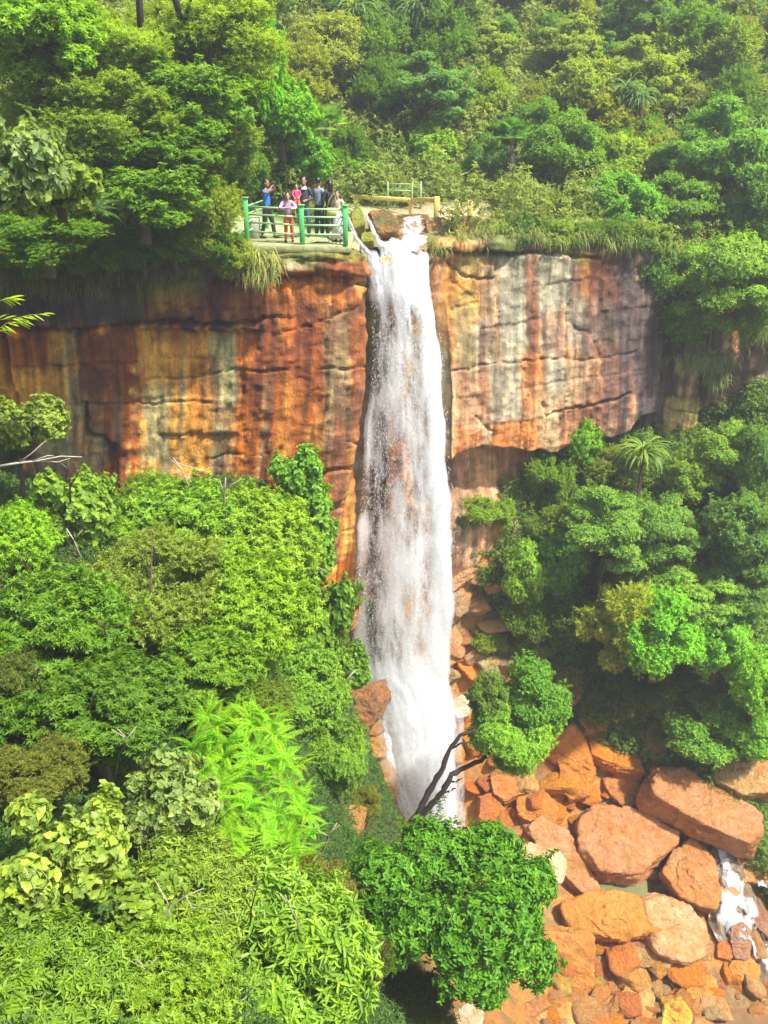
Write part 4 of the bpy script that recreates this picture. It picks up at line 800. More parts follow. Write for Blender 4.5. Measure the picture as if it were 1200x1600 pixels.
# ---- hillside above the waterfall
U_ = [(470, 60, 100, 120, 52, 'round0', BG, 'bluish green tree under the pale bare branch at the top of the hill'),
 (505, 150, 130, 140, 49, 'round1', mx_(GN, BG), 'dark rounded tree standing between two yellowish ones at the left of the far hillside'),
 (560, 185, 110, 110, 47, 'soft0', YG, 'yellow green domed tree below the drooping screw pine on the hilltop'),
 (650, 90, 140, 130, 55, 'soft1', OL, 'feathery olive tree high on the hillside right of the hilltop screw pine'),
 (720, 55, 130, 120, 58, 'soft2', mx_(OL, OC_, .3), 'brownish olive feathery tree near the top of the hill'),
 (790, 90, 110, 110, 56, 'round2', BG, 'bluish bushy tree in the middle of the far slope'),
 (855, 150, 120, 110, 52, 'soft0', YG, 'pale yellow green tree in the middle of the hill, left of the brightest yellow crown'),
 (945, 105, 80, 70, 53, 'round0', (.30, .42, .04), 'small tree with the brightest yellow crown on the far hillside'),
 (880, 40, 130, 110, 60, 'soft1', OL, 'hazy olive tree at the top edge above the bright yellow crown'),
 (1000, 60, 140, 110, 58, 'round1', GN, 'hazy mid green tree at the top edge left of the bluish pair'),
 (1090, 40, 130, 110, 60, 'round2', BG, 'bluish hazy tree second from the corner along the top edge'),
 (1170, 60, 120, 150, 56, 'round0', mx_(BG, DP, .3), 'dark bluish hazy tree in the top corner of the hill'),
 (1110, 145, 180, 190, 47, 'soft2', mx_(OL, GN), 'large soft olive green tree with a rounded top above the layered tree'),
 (1192, 165, 90, 130, 48, 'round1', GN, 'pale green tree at the photo edge beside the soft olive tree'),
 (675, 238, 88, 90, 41.5, 'round2', (.22, .42, .04), 'bright round lime tree just above the green metal frame'),
 (640, 165, 110, 110, 47, 'soft0', mx_(OL, YG), 'light olive tree in the middle slope left of the brown grass'),
 (605, 245, 90, 80, 42, 'round0', GN, 'mid green bush tree left of the bright lime tree'),
 (730, 285, 90, 80, 40.5, 'round1', mx_(GN, YG, .4), 'loose green tree behind the end of the yellow fence'),
 (830, 318, 100, 90, 40.5, 'round0', GN, 'shrubby green tree just right of the two short posts'),
 (740, 180, 120, 120, 48, 'soft1', OL, 'olive feathery tree above the bright lime tree'),
 (770, 240, 100, 90, 44, 'soft2', mx_(GN, OL), 'mottled green tree with upright shoots above the short posts'),
 (860, 340, 120, 90, 39, 'round2', mx_(GN, DP), 'dark green tree spilling over the rim of the right cliff'),
 (900, 250, 120, 110, 41, 'hang0', mx_(BG, GN, .3), 'bluish green weeping tree above the right cliff rim'),
 (960, 200, 130, 110, 43, 'soft0', mx_(OC_, YG), 'ochre tinted tree with a yellow green flank beside the hill screw pine'),
 (975, 330, 150, 120, 37.5, 'round1', (.12, .32, .035), 'vivid green leafy tree leaning over the right cliff rim'),
 (1135, 260, 190, 200, 39.5, 'tier0', (.13, .31, .06), 'large layered green tree above the right end of the cliff'),
 (1060, 320, 120, 130, 38, 'tier1', GN, 'shaded green tree between the vivid green tree and the large layered tree'),
 (1135, 440, 170, 190, 35.2, 'tier1', (.17, .34, .05), 'light green layered tree hanging over the dark cliff recess'),
 (1195, 340, 110, 160, 37, 'round2', mx_(DP, GN), 'dark green tree at the photo edge beside the layered trees'),
 (1010, 420, 110, 130, 36.2, 'round0', mx_(DP, GN, .3), 'dark shaded tree covering the end of the right cliff face'),
 (1060, 500, 90, 90, 35.6, 'hang1', mx_(DP, GN, .5), 'drooping dark shrub hanging under the layered trees'),
 (1190, 480, 80, 110, 34.5, 'hang0', mx_(GN, YG, .4), 'green drooping shrub above the dark cliff at the photo edge'),
 (830, 215, 130, 110, 46, 'soft1', mx_(OL, YG), 'olive yellow tree between the brown grass and the ochre tree'),
 (1010, 250, 120, 100, 42, 'soft0', OL, 'thin olive tree growing below the hill screw pine'),
 (550, 90, 110, 110, 53, 'round2', mx_(GN, OL), 'mottled green tree directly under the hilltop screw pine'),
 (920, 165, 100, 90, 49, 'soft2', mx_(GN, OL), 'grey green tree with upright shoots under the bright yellow crown')]
for px, py, w_, h_, Y, cr, c_, lab in U_: tree(px, py, w_, h_, Y, cr, c_, lab, up=True)
# filler trees of the wooded hill, each a tree of its own
r = random.Random(3); occ = []
k = 0
for _ in range(2600):
    x = r.uniform(-16, 44); y = r.uniform(38.5, 84) 
    if x < -4 and y < 44: continue
    z = gU(x, y); pxx, pyy = proj(x, y, z + 1.5)
    if not (400 < pxx < 1260 and -60 < pyy < 420): continue
    rad = r.uniform(.8, 1.9) * (1 + (y - 38) / 60)
    if any((x - q[0]) ** 2 + (y - q[1]) ** 2 < (.8 * (rad + q[2])) ** 2 for q in occ) or (y < 40 and -4 < x < 4.3): continue
    occ.append((x, y, rad)); cr = r.choice(['round0', 'round1', 'round2', 'soft0', 'soft1', 'soft2', 'soft0', 'soft1', 'tier0']); c_ = r.choice([GN, OL, OL, BG, YG, mx_(GN, DP), mx_(OL, YG), PG])
    m = mpp(pxx, pyy, y); c = Vector((x, y, z + rad * 1.0))
    qx, qy = proj(c.x, c.y, c.z); tree(float(qx), float(qy), 2 * rad / m, 2 * rad / m * r.uniform(.8, 1.15), y, cr, c_, 'bushy tree crowded among others on the wooded hillside above the falls', 'trees of the wooded hillside', up=True); k += 1
    if k > 225: break
# ---- left bank above the cliff
B_ = [(55, 60, 220, 170, 24, 'near0', (.17, .36, .04), 'yellow green leafy tree in the top left corner'),
 (170, 90, 190, 150, 26, 'fine0', YG, 'light yellow green tree beside the thin dark trunk at the top'),
 (330, 60, 230, 150, 29, 'fine1', mx_(YG, OL, .3), 'sunlit tree with a forked dark trunk at the top edge'),
 (405, 110, 90, 170, 31, 'near1', (.16, .42, .03), 'bright green tree whose edge stands against the hazy hill'),
 (440, 185, 120, 110, 32, 'near0', (.15, .38, .035), 'bright leafy tree left of the small fan palm'),
 (480, 245, 100, 90, 33, 'round1', (.12, .34, .04), 'bright rounded shrub right above the visitors'),
 (140, 180, 240, 150, 24.5, 'fine1', mx_(GN, OL, .4), 'olive green thicket tree below the top left corner'),
 (290, 170, 220, 140, 27, 'near1', GN, 'mid green tree with glossy leaves in the middle of the left bank'),
 (240, 245, 220, 110, 25.5, 'near0', mx_(DP, GN, .5), 'dark shaded tree in the middle of the left bank'),
 (335, 232, 150, 150, 28, 'fine0', mx_(GN, OL, .5), 'fine leaved olive green tree above the green railing'),
 (322, 330, 110, 120, 26.6, 'fine1', mx_(OL, YG, .3), 'twiggy olive shrub beside the left railing post'),
 (220, 310, 210, 110, 24.5, 'near1', GN, 'broad leaved green shrub over the left cliff rim'),
 (385, 262, 70, 80, 30.5, 'round0', mx_(DP, GN, .4), 'shaded shrub behind the man in the blue shirt'),
 (560, 275, 130, 60, 40, 'round1', GN, 'green shrub behind the yellow fence near the visitors'),
 (440, 280, 90, 50, 34, 'round2', DP, 'dark shrub directly behind the visitors'),
 (70, 370, 190, 90, 23, 'fine0', mx_(GN, DP, .4), 'dark fern like shrub at the left end of the cliff rim'),
 (368, 405, 66, 66, 26.5, 'fine1', (.22, .32, .05), 'small yellow flowering shrub at the cliff corner under the railing')]
for px, py, w_, h_, Y, cr, c_, lab in B_: tree(px, py, w_, h_, Y, cr, c_, lab, up=True, tl=.8)
r = random.Random(21)
for i in range(46):
    x = r.uniform(-14, -5.9); y = r.uniform(27.4, 34); x -= (.8 if y < 30 else 0); rad = r.uniform(.6, 1.15); z = gU(x, y) + rad * .55; qx, qy = proj(x, y, z); m = mpp(qx, qy, y)
    tree(float(qx), float(qy), 2 * rad / m, 2 * rad / m * .95, y, r.choice(['near0', 'near1', 'fine0', 'fine1', 'round1', 'lance0']), r.choice([GN, mx_(GN, YG), mx_(OL, YG), mx_(GN, DP, .4), YG]), 'leafy shrub packed into the thicket on the left bank above the cliff', 'shrubs of the left bank', up=True, cat='shrub', name='shrub', tl=.8)
for i in range(12):
    px = 775 + i * 22; Yr = float(np.interp(px, [775, 1020], [34.0, 35.3])); tree(px + r.uniform(-8, 8), 372 + r.uniform(-12, 12), r.uniform(50, 80), r.uniform(40, 62), Yr, r.choice(['hang0', 'hang1', 'fine0', 'round1']), r.choice([mx_(GN, DP, .5), GN, mx_(OL, GN), DP]), 'small shrub overhanging the rim of the right cliff', 'shrubs along the right cliff rim', up=True, cat='shrub', name='shrub', tl=.4)
for i in range(15):
    px = 6 + i * 24 + r.uniform(-8, 8); x, y, z = at(px, 405, 26.3 - .5 * (px < 120)); m = mpp(px, 405, y)
    tree(px, 392 + r.uniform(-26, 14), r.uniform(60, 90), r.uniform(45, 70), y, r.choice(['fine0', 'fine1', 'hang0', 'near1']), r.choice([mx_(OL, GN), mx_(GN, DP, .4), GN]), 'small shrub trailing over the left cliff rim', 'shrubs along the left cliff rim', up=True, cat='shrub', name='shrub', tl=.4)
tree(25, 250, 150, 190, 15.5, 'heart0', (.12, .25, .14), 'pale broad leaved vine tree hanging in at the left edge high above the cliff', tl=.45)
tree(90, 285, 130, 110, 17.5, 'heart1', (.11, .24, .06), 'round leaved creeper shrub right of the pale vine tree', tl=.45)
# ---- left foreground bushes
F_ = [(112, 790, 130, 150, 19.0, 'heart0', (.13, .30, .06), 'heart leaved shrub standing up in front of the cliff at the left'),
 (25, 850, 130, 130, 16.5, 'near0', (.15, .38, .035), 'bright green rosette leaved bush at the left edge below the heart leaved shrub'),
 (290, 835, 220, 160, 20.2, 'near1', (.13, .33, .05), 'bright glossy bush along the cliff foot in the middle of the left side'),
 (400, 850, 200, 170, 20.5, 'near0', (.16, .35, .045), 'broad glossy bush directly in front of the orange cliff'),
 (240, 770, 90, 70, 22.5, 'fine1', GN, 'small dull green bush top against the cliff foot'),
 (460, 735, 80, 100, 24.0, 'heart1', (.10, .30, .05), 'ivy column climbing the orange cliff, leafy pillar'),
 (470, 792, 90, 110, 23.7, 'heart1', (.10, .30, .05), 'ivy mass at the bottom of the leafy pillar on the cliff'),
 (480, 850, 100, 140, 23.0, 'heart0', (.10, .28, .06), 'ivy clad shrub below the leafy pillar'),
 (500, 960, 110, 190, 21.0, 'heart1', (.09, .25, .05), 'hanging curtain of ivy beside the brown jutting block'),
 (240, 920, 230, 190, 16.0, 'fine0', (.14, .27, .07), 'olive twiggy bush in front of the glossy bushes'),
 (90, 990, 230, 190, 13.4, 'near1', (.08, .24, .03), 'large deep green bush at the left edge halfway down'),
 (380, 960, 220, 200, 16.4, 'near0', (.14, .33, .035), 'sunny glossy bush facing the waterfall'),
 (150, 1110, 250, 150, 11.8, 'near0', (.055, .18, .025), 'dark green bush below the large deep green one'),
 (330, 1040, 170, 110, 14.4, 'near1', (.10, .27, .03), 'green bush overhanging the dark hollow above the ferns'),
 (20, 1090, 120, 160, 12.0, 'fine1', (.08, .16, .05), 'dull green twiggy shrub at the left edge'),
 (480, 1070, 150, 150, 18.5, 'dense2', (.13, .33, .06), 'pale green spreading shrub left of the dark brown outcrop'),
 (515, 1180, 120, 150, 18.0, 'dense', (.12, .31, .06), 'drooping pale green shrub above the mossy ledge'),
 (545, 1040, 70, 90, 22.2, 'heart1', (.10, .28, .05), 'ivy bush bulging over the dark brown outcrop'),
 (100, 1320, 190, 180, 8.0, 'heart0', (.17, .33, .10), 'big heart leaved plant at the left below the dark bush'),
 (262, 1250, 150, 150, 10.4, 'heart1', (.14, .28, .14), 'bluish heart leaved plant left of the fern slope'),
 (190, 1410, 190, 130, 8.3, 'heart0', (.11, .25, .05), 'leafy plant under the two heart leaved ones'),
 (300, 1400, 190, 140, 8.9, 'lance1', (.13, .28, .06), 'twiggy pale bush above the large willow like bush'),
 (420, 1490, 290, 230, 8.8, 'lance0', (.13, .32, .06), 'large willow leaved bush at the bottom of the photo'),
 (250, 1565, 250, 170, 6.2, 'near1', (.12, .28, .04), 'bush with small glossy leaves at the bottom left of the willow leaved one'),
 (60, 1540, 220, 170, 5.3, 'lance1', (.10, .25, .05), 'green long leaved shrub in the bottom left corner'),
 (30, 1400, 130, 130, 7.6, 'heart1', (.11, .26, .06), 'heart leaved sprawling plant at the left edge above the corner shrub'),
 (60, 1210, 150, 120, 9.9, 'fine0', (.10, .17, .04), 'dark twiggy shrub behind the big heart leaved plant'),
 (380, 1110, 150, 70, 14.0, 'fine1', (.09, .2, .03), 'low dark shrub at the head of the fern slope'),
 (490, 1400, 110, 130, 12.5, 'fine1', (.14, .2, .06), 'dry olive shrub between the fern slope and the dark green tree'),
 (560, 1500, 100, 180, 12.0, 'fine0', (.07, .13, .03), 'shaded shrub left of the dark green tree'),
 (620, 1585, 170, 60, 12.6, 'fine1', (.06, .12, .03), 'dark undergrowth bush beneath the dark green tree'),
 (50, 655, 110, 100, 21.0, 'heart1', (.14, .27, .07), 'small sprig leaved tree against the cliff at the left edge'),
 (20, 690, 70, 110, 21.5, 'fine1', (.06, .14, .03), 'dark shrub hugging the cliff crack at the left edge'),
 (570, 1255, 50, 60, 19.3, 'fine0', (.14, .22, .04), 'small mossy shrub on the ledge by the rounded orange boulder')]
for px, py, w_, h_, Y, cr, c_, lab in F_: tree(px, py, w_, h_, Y, cr, c_, lab, cat='bush' if 'bush' in lab or 'shrub' in lab else 'plant', name='bush' if 'bush' in lab or 'shrub' in lab else 'climbing_plant' if 'ivy' in lab else 'broadleaf_plant')
tree(712, 1428, 318, 268, 13.6, 'bush', (.055, .23, .02), 'big round deep green tree in the bottom centre beside the boulders', rot=.4)
# ---- right slope below the cliff
R_ = [(945, 830, 150, 150, 31.0, 'tier0', (.10, .26, .07), 'bluish green domed tree under the right cliff, left of a twin'),
 (1030, 835, 120, 150, 31.0, 'tier1', (.10, .26, .08), 'bluish green tree right of the domed one under the screw pine'),
 (880, 880, 90, 110, 31.6, 'round0', (.07, .26, .05), 'dark vivid tree left of the bluish domed tree'),
 (970, 975, 130, 140, 29.0, 'soft0', (.20, .33, .06), 'pale yellowish feathery tree in the middle of the right slope'),
 (1030, 990, 140, 140, 28.0, 'dense2', (.11, .36, .03), 'bright green rounded tree in front of the pale feathery one'),
 (1085, 930, 140, 110, 29.5, 'tier1', (.13, .31, .06), 'light green tree with a flat top above the bright rounded tree'),
 (1125, 1000, 110, 120, 28.5, 'round1', (.11, .34, .04), 'green tree right of the bright rounded tree'),
 (822, 900, 84, 125, 31.5, 'round2', (.14, .33, .05), 'upright green tree beside the layered brown ledge'),
 (826, 965, 90, 90, 31.3, 'hang0', (.08, .20, .03), 'dark drooping shrub under the upright green tree'),
 (1165, 830, 120, 130, 30.0, 'round0', (.07, .20, .06), 'dark bluish tree at the photo edge below the cliff'),
 (1170, 920, 120, 130, 29.5, 'tier0', (.08, .22, .06), 'dim green tree at the photo edge halfway down the right slope'),
 (1080, 745, 80, 90, 32.5, 'round1', (.13, .28, .04), 'yellow green shrub right of the lower screw pine'),
 (1135, 700, 90, 90, 32.6, 'round2', (.13, .30, .06), 'light green small tree against the yellow rock face'),
 (1185, 715, 80, 120, 31.8, 'round0', (.08, .22, .06), 'dark small tree at the photo edge below the black rock'),
 (908, 690, 70, 90, 34.0, 'near0', (.12, .32, .04), 'leafy green bush below the overhang'),
 (860, 745, 80, 110, 33.6, 'fine0', (.10, .24, .04), 'dark green bush at the end of the pink hollow'),
 (960, 735, 90, 80, 33.6, 'fine1', (.12, .21, .04), 'mossy shrub left of the lower screw pine'),
 (760, 800, 90, 70, 33.0, 'fine0', (.12, .27, .04), 'low shrub in the pink hollow beside the fall'),
 (715, 815, 40, 60, 33.0, 'hang1', (.08, .22, .05), 'small wet shrub against the edge of the fall'),
 (870, 830, 90, 100, 32.6, 'fine1', (.11, .24, .04), 'loose shrub above the dark vivid tree'),
 (1185, 1060, 100, 130, 27.5, 'round1', (.13, .36, .03), 'bright green tree at the photo edge above the tan boulder'),
 (1110, 1140, 140, 110, 28.2, 'round2', (.09, .27, .04), 'bushy green shrub overhanging the huge brown slab'),
 (1180, 1140, 90, 90, 27.6, 'round0', (.11, .32, .04), 'green shrub at the photo edge touching the tan boulder'),
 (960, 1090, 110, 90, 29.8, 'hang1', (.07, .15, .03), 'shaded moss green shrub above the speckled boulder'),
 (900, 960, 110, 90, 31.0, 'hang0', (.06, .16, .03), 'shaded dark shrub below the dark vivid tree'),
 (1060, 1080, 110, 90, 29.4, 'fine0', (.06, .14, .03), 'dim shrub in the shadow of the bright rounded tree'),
 (760, 1000, 60, 50, 31.6, 'fine1', (.14, .27, .04), 'small shrub above the orange outcrops'),
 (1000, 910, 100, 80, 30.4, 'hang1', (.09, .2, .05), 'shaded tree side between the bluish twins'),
 (835, 1010, 70, 60, 31.2, 'fine0', (.10, .2, .04), 'small shrub beside the upright tan rock')]
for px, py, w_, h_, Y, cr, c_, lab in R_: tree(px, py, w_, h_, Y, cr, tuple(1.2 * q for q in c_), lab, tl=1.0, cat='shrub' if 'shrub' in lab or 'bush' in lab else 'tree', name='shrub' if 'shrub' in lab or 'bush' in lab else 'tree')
# the leaning tree with two bare dark stems and its two crowns
def leaning_tree():
    b0 = at(645, 1284, 22.3); t = empty('leaning_tree', b0, 'leaning tree with two bare dark stems and a bright round crown beside the fall', 'tree')
    def st(name, pts, r0, r1):
        P = [at(*p) - b0 for p in pts]; n = 24; Q = []
        for i in range(n):
            s = i / (n - 1) * (len(P) - 1); k_ = min(int(s), len(P) - 2); Q.append(P[k_].lerp(P[k_ + 1], s - k_) + Vector((rnd.uniform(-1, 1), 0, rnd.uniform(-1, 1))) * .035)
        m = MB(); m.tube(Q, [r0 + (r1 - r0) * i / (n - 1) + rnd.uniform(-.012, .012) for i in range(n)], 8); return m
    m = st('stem', [(640, 1296, 22.3), (655, 1268, 22.3), (672, 1232, 22.5), (690, 1205, 22.6), (702, 1170, 22.8), (720, 1148, 22.9), (745, 1140, 23.0)], .13, .05); m.build('stem', BARKDARK, t, True)
    m = st('stem', [(640, 1296, 22.3), (668, 1262, 22.2), (690, 1240, 22.2), (704, 1212, 22.3), (725, 1198, 22.5), (752, 1188, 22.8), (780, 1165, 23.0)], .12, .06); m.build('stem', BARKDARK, t, True)
    for pts in ([(704, 1170, 22.8), (722, 1160, 22.7), (742, 1162, 22.8), (760, 1150, 23)], [(700, 1220, 22.3), (712, 1222, 22.2), (722, 1216, 22.2)], [(720, 1148, 22.9), (740, 1136, 23), (765, 1120, 23.1)], [(752, 1188, 22.8), (768, 1180, 22.9), (790, 1140, 23.1)], [(690, 1236, 22.3), (700, 1238, 22.2), (712, 1230, 22.1)]):
        st('branch', pts, .035, .015).build('branch', BARKDARK, t, True)
    for px, py, w_, h_, Y, cr, c_ in [(832, 1085, 135, 120, 24.0, 'dense2', (.17, .38, .03)), (800, 1142, 145, 135, 23.2, 'dense', (.28, .52, .04)), (765, 1088, 70, 80, 23.6, 'dense2', (.22, .36, .05))]:
        c = at(px, py, Y); mm = mpp(px, py, Y); o = link('crown', CRN[cr], t, c - b0, c_); o.scale = (w_ * mm / 2 * 1.05, w_ * mm / 2, h_ * mm / 2 * 1.05); o.rotation_euler = (0, 0, rnd.uniform(0, 6))
leaning_tree()

# ---- ferns, screw pines, palms, grass
def frond(b, base, az, el, Lf, npin, pl, g, curve=1.0, tint=.5):
    t = np.linspace(0, 1, npin + 1)[1:]; e = el - curve * t * 1.3; dr = np.stack([np.cos(e) * math.cos(az), np.cos(e) * math.sin(az), np.sin(e)], 1)
    P = base + np.cumsum(dr, 0) * Lf / npin; sd_ = np.array([-math.sin(az), math.cos(az), 0.]); up = np.cross(dr, sd_) * -1
    up = np.where(up[:, 2:3] < 0, -up, up); ln = pl * np.sin(np.clip(t * 1.05 + .12, 0, 1.0) * math.pi) ** .7 + .01
    for s in (1, -1):
        d = unit(sd_ * s + dr * .45 - up * .12 + g.normal(0, .05, P.shape)); b.add(leafset(P, d, up, ln, ln * .06 + .008, droop=.2, fold=.0, tint=np.clip(tint + g.normal(0, .08, npin), 0, 1), simple=True))
    b.tube([base, P[npin // 3], P[2 * npin // 3], P[-1]], .006 * Lf / .6, .002, .3, 3)
def fern_mesh(seed, nf=14):
    g = np.random.default_rng(seed); b = LB()
    for i in range(nf): frond(b, g.normal(0, .02, 3), i * 6.283 / nf + g.normal(0, .25), g.uniform(.7, 1.25), g.uniform(.75, 1.05), 30, .10, g, g.uniform(.9, 1.3), g.uniform(.3, .75))
    return b.mesh('fern_fronds', LEAF)
FERN = [fern_mesh(i) for i in range(4)]
def fern(px, py, Y, s, col, label, group=None, tilt=(0, 0)):
    c = at(px, py, Y); o = link('fern', FERN[rnd.randrange(4)], None, c, col); o.scale = (s,) * 3; o.rotation_euler = (tilt[0], tilt[1], rnd.uniform(0, 6.28)); return tag(o, label, 'fern', group)
r = random.Random(11)
fp = [(335, 1150), (375, 1145), (420, 1150), (350, 1185), (395, 1180), (440, 1190), (360, 1225), (405, 1220), (448, 1235), (345, 1265), (385, 1262), (430, 1272), (460, 1262), (355, 1300), (400, 1300), (440, 1312), (375, 1335), (415, 1342), (455, 1330), (395, 1375), (430, 1380), (330, 1215), (320, 1120), (370, 1115), (330, 1330), (350, 1365), (300, 1170), (465, 1295), (410, 1120)]
fp = fp + [(x + 18, y + 14) for x, y in fp]
for i, (px, py) in enumerate(fp):
    Y = float(np.interp(py, [1110, 1250, 1390], [13.0, 12.0, 10.6])) + r.uniform(-.15, .15)
    c_ = (.40 * r.uniform(.85, 1.1), .74 * r.uniform(.85, 1.1), .02)
    fern(px + r.uniform(-6, 6), py, Y, r.uniform(.55, .8), c_, 'neon green fern arching over others on the steep fern slope', 'ferns of the bright fern slope', (.5, .2))
fern(112, 1445, 7.6, .42, (.24, .55, .03), 'lone bright fern beside the big heart leaved plant in the lower left', None, (.4, 0))
fern(118, 1500, 7.2, .36, (.20, .50, .03), 'smaller bright fern hanging below the lone one in the lower left', None, (.9, 0))
fern(465, 1105, 16.4, .55, (.22, .46, .04), 'light green fern in the pale spreading shrub', None, (.5, 0))
fern(225, 1175, 11.6, .45, (.18, .42, .03), 'fern under the dark green bush left of the fern slope', None, (.5, 0))
fern(140, 330, 17.8, .8, (.12, .26, .04), 'shaded fern on the left bank under the creeper', None, (.5, 0))
fern(55, 300, 17.0, .7, (.12, .26, .05), 'fern behind the pale vine tree at the left edge', None, (.5, 0))

def strap_mesh(name, n, L, W, seed, mat, droop=2.1, el=(.1, 1.3), segn=6):
    g = np.random.default_rng(seed); b = LB()
    for i in range(n):
        az = 2.399 * i; e0 = g.uniform(*el); l = L * g.uniform(.75, 1.1); t = np.linspace(0, 1, segn); e = e0 - droop * t ** 1.2 * g.uniform(.8, 1.2)
        d = np.stack([np.cos(e) * math.cos(az), np.cos(e) * math.sin(az), np.sin(e)], 1); P = np.concatenate([[np.zeros(3)], np.cumsum(d, 0)[:-1] * l / segn]) + np.array([0, 0, .02])
        sd_ = np.array([-math.sin(az), math.cos(az), 0.]); w = W * np.array([.6, 1, 1, .85, .55, .05])[:segn]; nn = np.cross(sd_, d); nn = np.where(nn[:, 2:3] < 0, -nn, nn)
        V = np.stack([P - sd_ * w[:, None] + nn * W * .5, P, P + sd_ * w[:, None] + nn * W * .5], 1).reshape(-1, 3); Q = []
        for k_ in range(segn - 1):
            a = k_ * 3; Q += [(a, a + 1, a + 4, a + 3), (a + 1, a + 2, a + 5, a + 4)]
        b.add((V, np.array(Q), np.zeros((0, 3), int), np.full(len(V), g.uniform(.25, .85))))
    return b.mesh(name, mat)
PAND = [strap_mesh('strap_leaves', 60, 1.0, .035, s, LEAFG) for s in (1, 2)]
def pandanus(px, py, wpx, Y, col, label, up, heads=1, cat='screw pine'):
    c = at(px, py, Y); m = mpp(px, py, Y); R_ = wpx * m / 2; hz = (gU if up else gL)(c.x, c.y); base = min(hz, c.z - .8)
    t = empty('screw_pine', (c.x, c.y, base), label, cat); g = random.Random(int(px))
    for i in range(heads):
        o_ = Vector((g.uniform(-1, 1) * R_ * .8, g.uniform(-.5, .5) * R_, g.uniform(-.4, .4) * R_)) if heads > 1 else Vector()
        h = c.z - base; MB_ = MB(); MB_.tube([(0, 0, -.3), (o_.x * .4, o_.y * .4, h * .5), (o_.x, o_.y, h + o_.z)], [.1, .09, .07], 7); MB_.build('trunk', BARK, t, True)
        o = link('leaf_head', PAND[i % 2], t, (o_.x, o_.y, h + o_.z), col); s = R_ * (1.15 if heads == 1 else .75); o.scale = (s, s, s * 1.1); o.rotation_euler = (0, 0, g.uniform(0, 6))
pandanus(1005, 712, 105, 32.6, (.24, .38, .06), 'spiky screw pine with long drooping leaves below the right cliff', False)
pandanus(1012, 140, 120, 42.5, (.17, .30, .09), 'large screw pine with curving grey green leaves on the hazy hillside', True, 3)
pandanus(600, 16, 160, 47, (.15, .27, .09), 'wide screw pine clump with hanging leaves at the top of the hill', True, 5)
pandanus(1188, 200, 70, 40, (.17, .30, .09), 'screw pine at the photo edge beside the large layered tree', True, 1)
def palm_mesh():
    g = np.random.default_rng(5); b = LB()
    for i in range(14):
        az = 2.399 * i; el = g.uniform(-.1, 1.3); d = np.array([math.cos(el) * math.cos(az), math.cos(el) * math.sin(az), math.sin(el)]); e = d * .45; b.tube([np.zeros(3), e * .5 + np.array([0, 0, .03]), e], .012, .008, .4, 3)
        sd_ = np.array([-math.sin(az), math.cos(az), 0.]); nn = np.cross(d, sd_); m = 22; a = np.linspace(-1.5, 1.5, m); D = np.cos(a)[:, None] * d + np.sin(a)[:, None] * sd_
        b.add(leafset(np.repeat(e[None], m, 0), D, np.repeat(nn[None], m, 0), np.full(m, .5), np.full(m, .045), droop=.15, fold=.2, tint=np.full(m, g.uniform(.3, .9)), simple=True))
    return b.mesh('palm_fronds', LEAFG)
PALM = palm_mesh()
def palm(px, py, wpx, Y, col, label):
    c = at(px, py, Y); m = mpp(px, py, Y); hz = gU(c.x, c.y); base = min(hz, c.z - 1); t = empty('fan_palm', (c.x, c.y, base), label, 'palm')
    k_ = MB(); k_.tube([(0, 0, -.3), (.05, 0, (c.z - base) * .5), (0, 0, c.z - base)], [.12, .1, .09], 8); k_.build('trunk', BARK, t, True)
    o = link('fronds', PALM, t, (0, 0, c.z - base), col); s = wpx * m / 2; o.scale = (s, s, s)
palm(508, 198, 85, 33.5, (.22, .45, .05), 'small fan palm with a yellow heart on the slope above the visitors')
palm(800, 212, 70, 39, (.12, .34, .05), 'dark green fan palm above the right cliff')

# drooping dry grass along the cliff rims
def grass_stuff(name, pts, L, col, n_per, seed, hang=1.0):
    g = np.random.default_rng(seed); P = np.repeat(np.array(pts), n_per, 0); m = len(P); P = P + g.normal(0, .12, P.shape) * np.array([1.6, .8, .8])
    az = g.normal(-1.57, 1.0, m); e0 = g.uniform(-.1, .9, m); l = L * g.uniform(.5, 1.2, m); w = .010 + .008 * g.random(m); V = []; pos = P.copy()
    sd_ = np.stack([-np.sin(az), np.cos(az), 0 * az], 1)
    for k_ in range(4):
        V += [pos - sd_ * (w * (1 - k_ / 3.4))[:, None], pos + sd_ * (w * (1 - k_ / 3.4))[:, None]]
        e = e0 - hang * (k_ + .5) * .75; pos = pos + np.stack([np.cos(e) * np.cos(az), np.cos(e) * np.sin(az), np.sin(e)], 1) * (l / 3)[:, None]
    V = np.stack(V, 1).reshape(-1, 3); b = (np.arange(m) * 8)[:, None]; Q = np.concatenate([b + np.array([[2 * k_, 2 * k_ + 1, 2 * k_ + 3, 2 * k_ + 2]]) for k_ in range(3)])
    me = mesh_np(name, V, Q, [GRASS], False, {'tint': ('FLOAT', np.repeat(g.random(m), 8))}); return tag(link(name, me, None, None, col), kind='stuff')
g_ = np.random.default_rng(2)
pl_ = []
for i in range(230):
    s = g_.uniform(6.0, 19.6); X_, Y_, Z_ = plan(s); pl_.append((X_, Y_ - .15 + g_.uniform(-.2, .5), Z_ + g_.uniform(-.35, .35)))
grass_stuff('hanging_grass', pl_, .75, (.20, .21, .06), 34, 3)
pl_ = [tuple(at(x, y, 26.6)) for x, y in [(400, 410), (408, 420), (414, 400), (392, 425), (420, 415), (400, 395), (410, 432)]]
grass_stuff('hanging_grass', pl_, .6, (.36, .40, .10), 120, 4)
pl_ = []
for i in range(90):
    s = SA[12] + .6 + (SA[19] - SA[12] - .6) * ((i // 6) / 15 + g_.normal(0, .012)); X_, Y_, Z_ = plan(s); pl_.append((X_, Y_ - .1 + g_.uniform(-.2, .5), Z_ + g_.uniform(-.2, .25)))
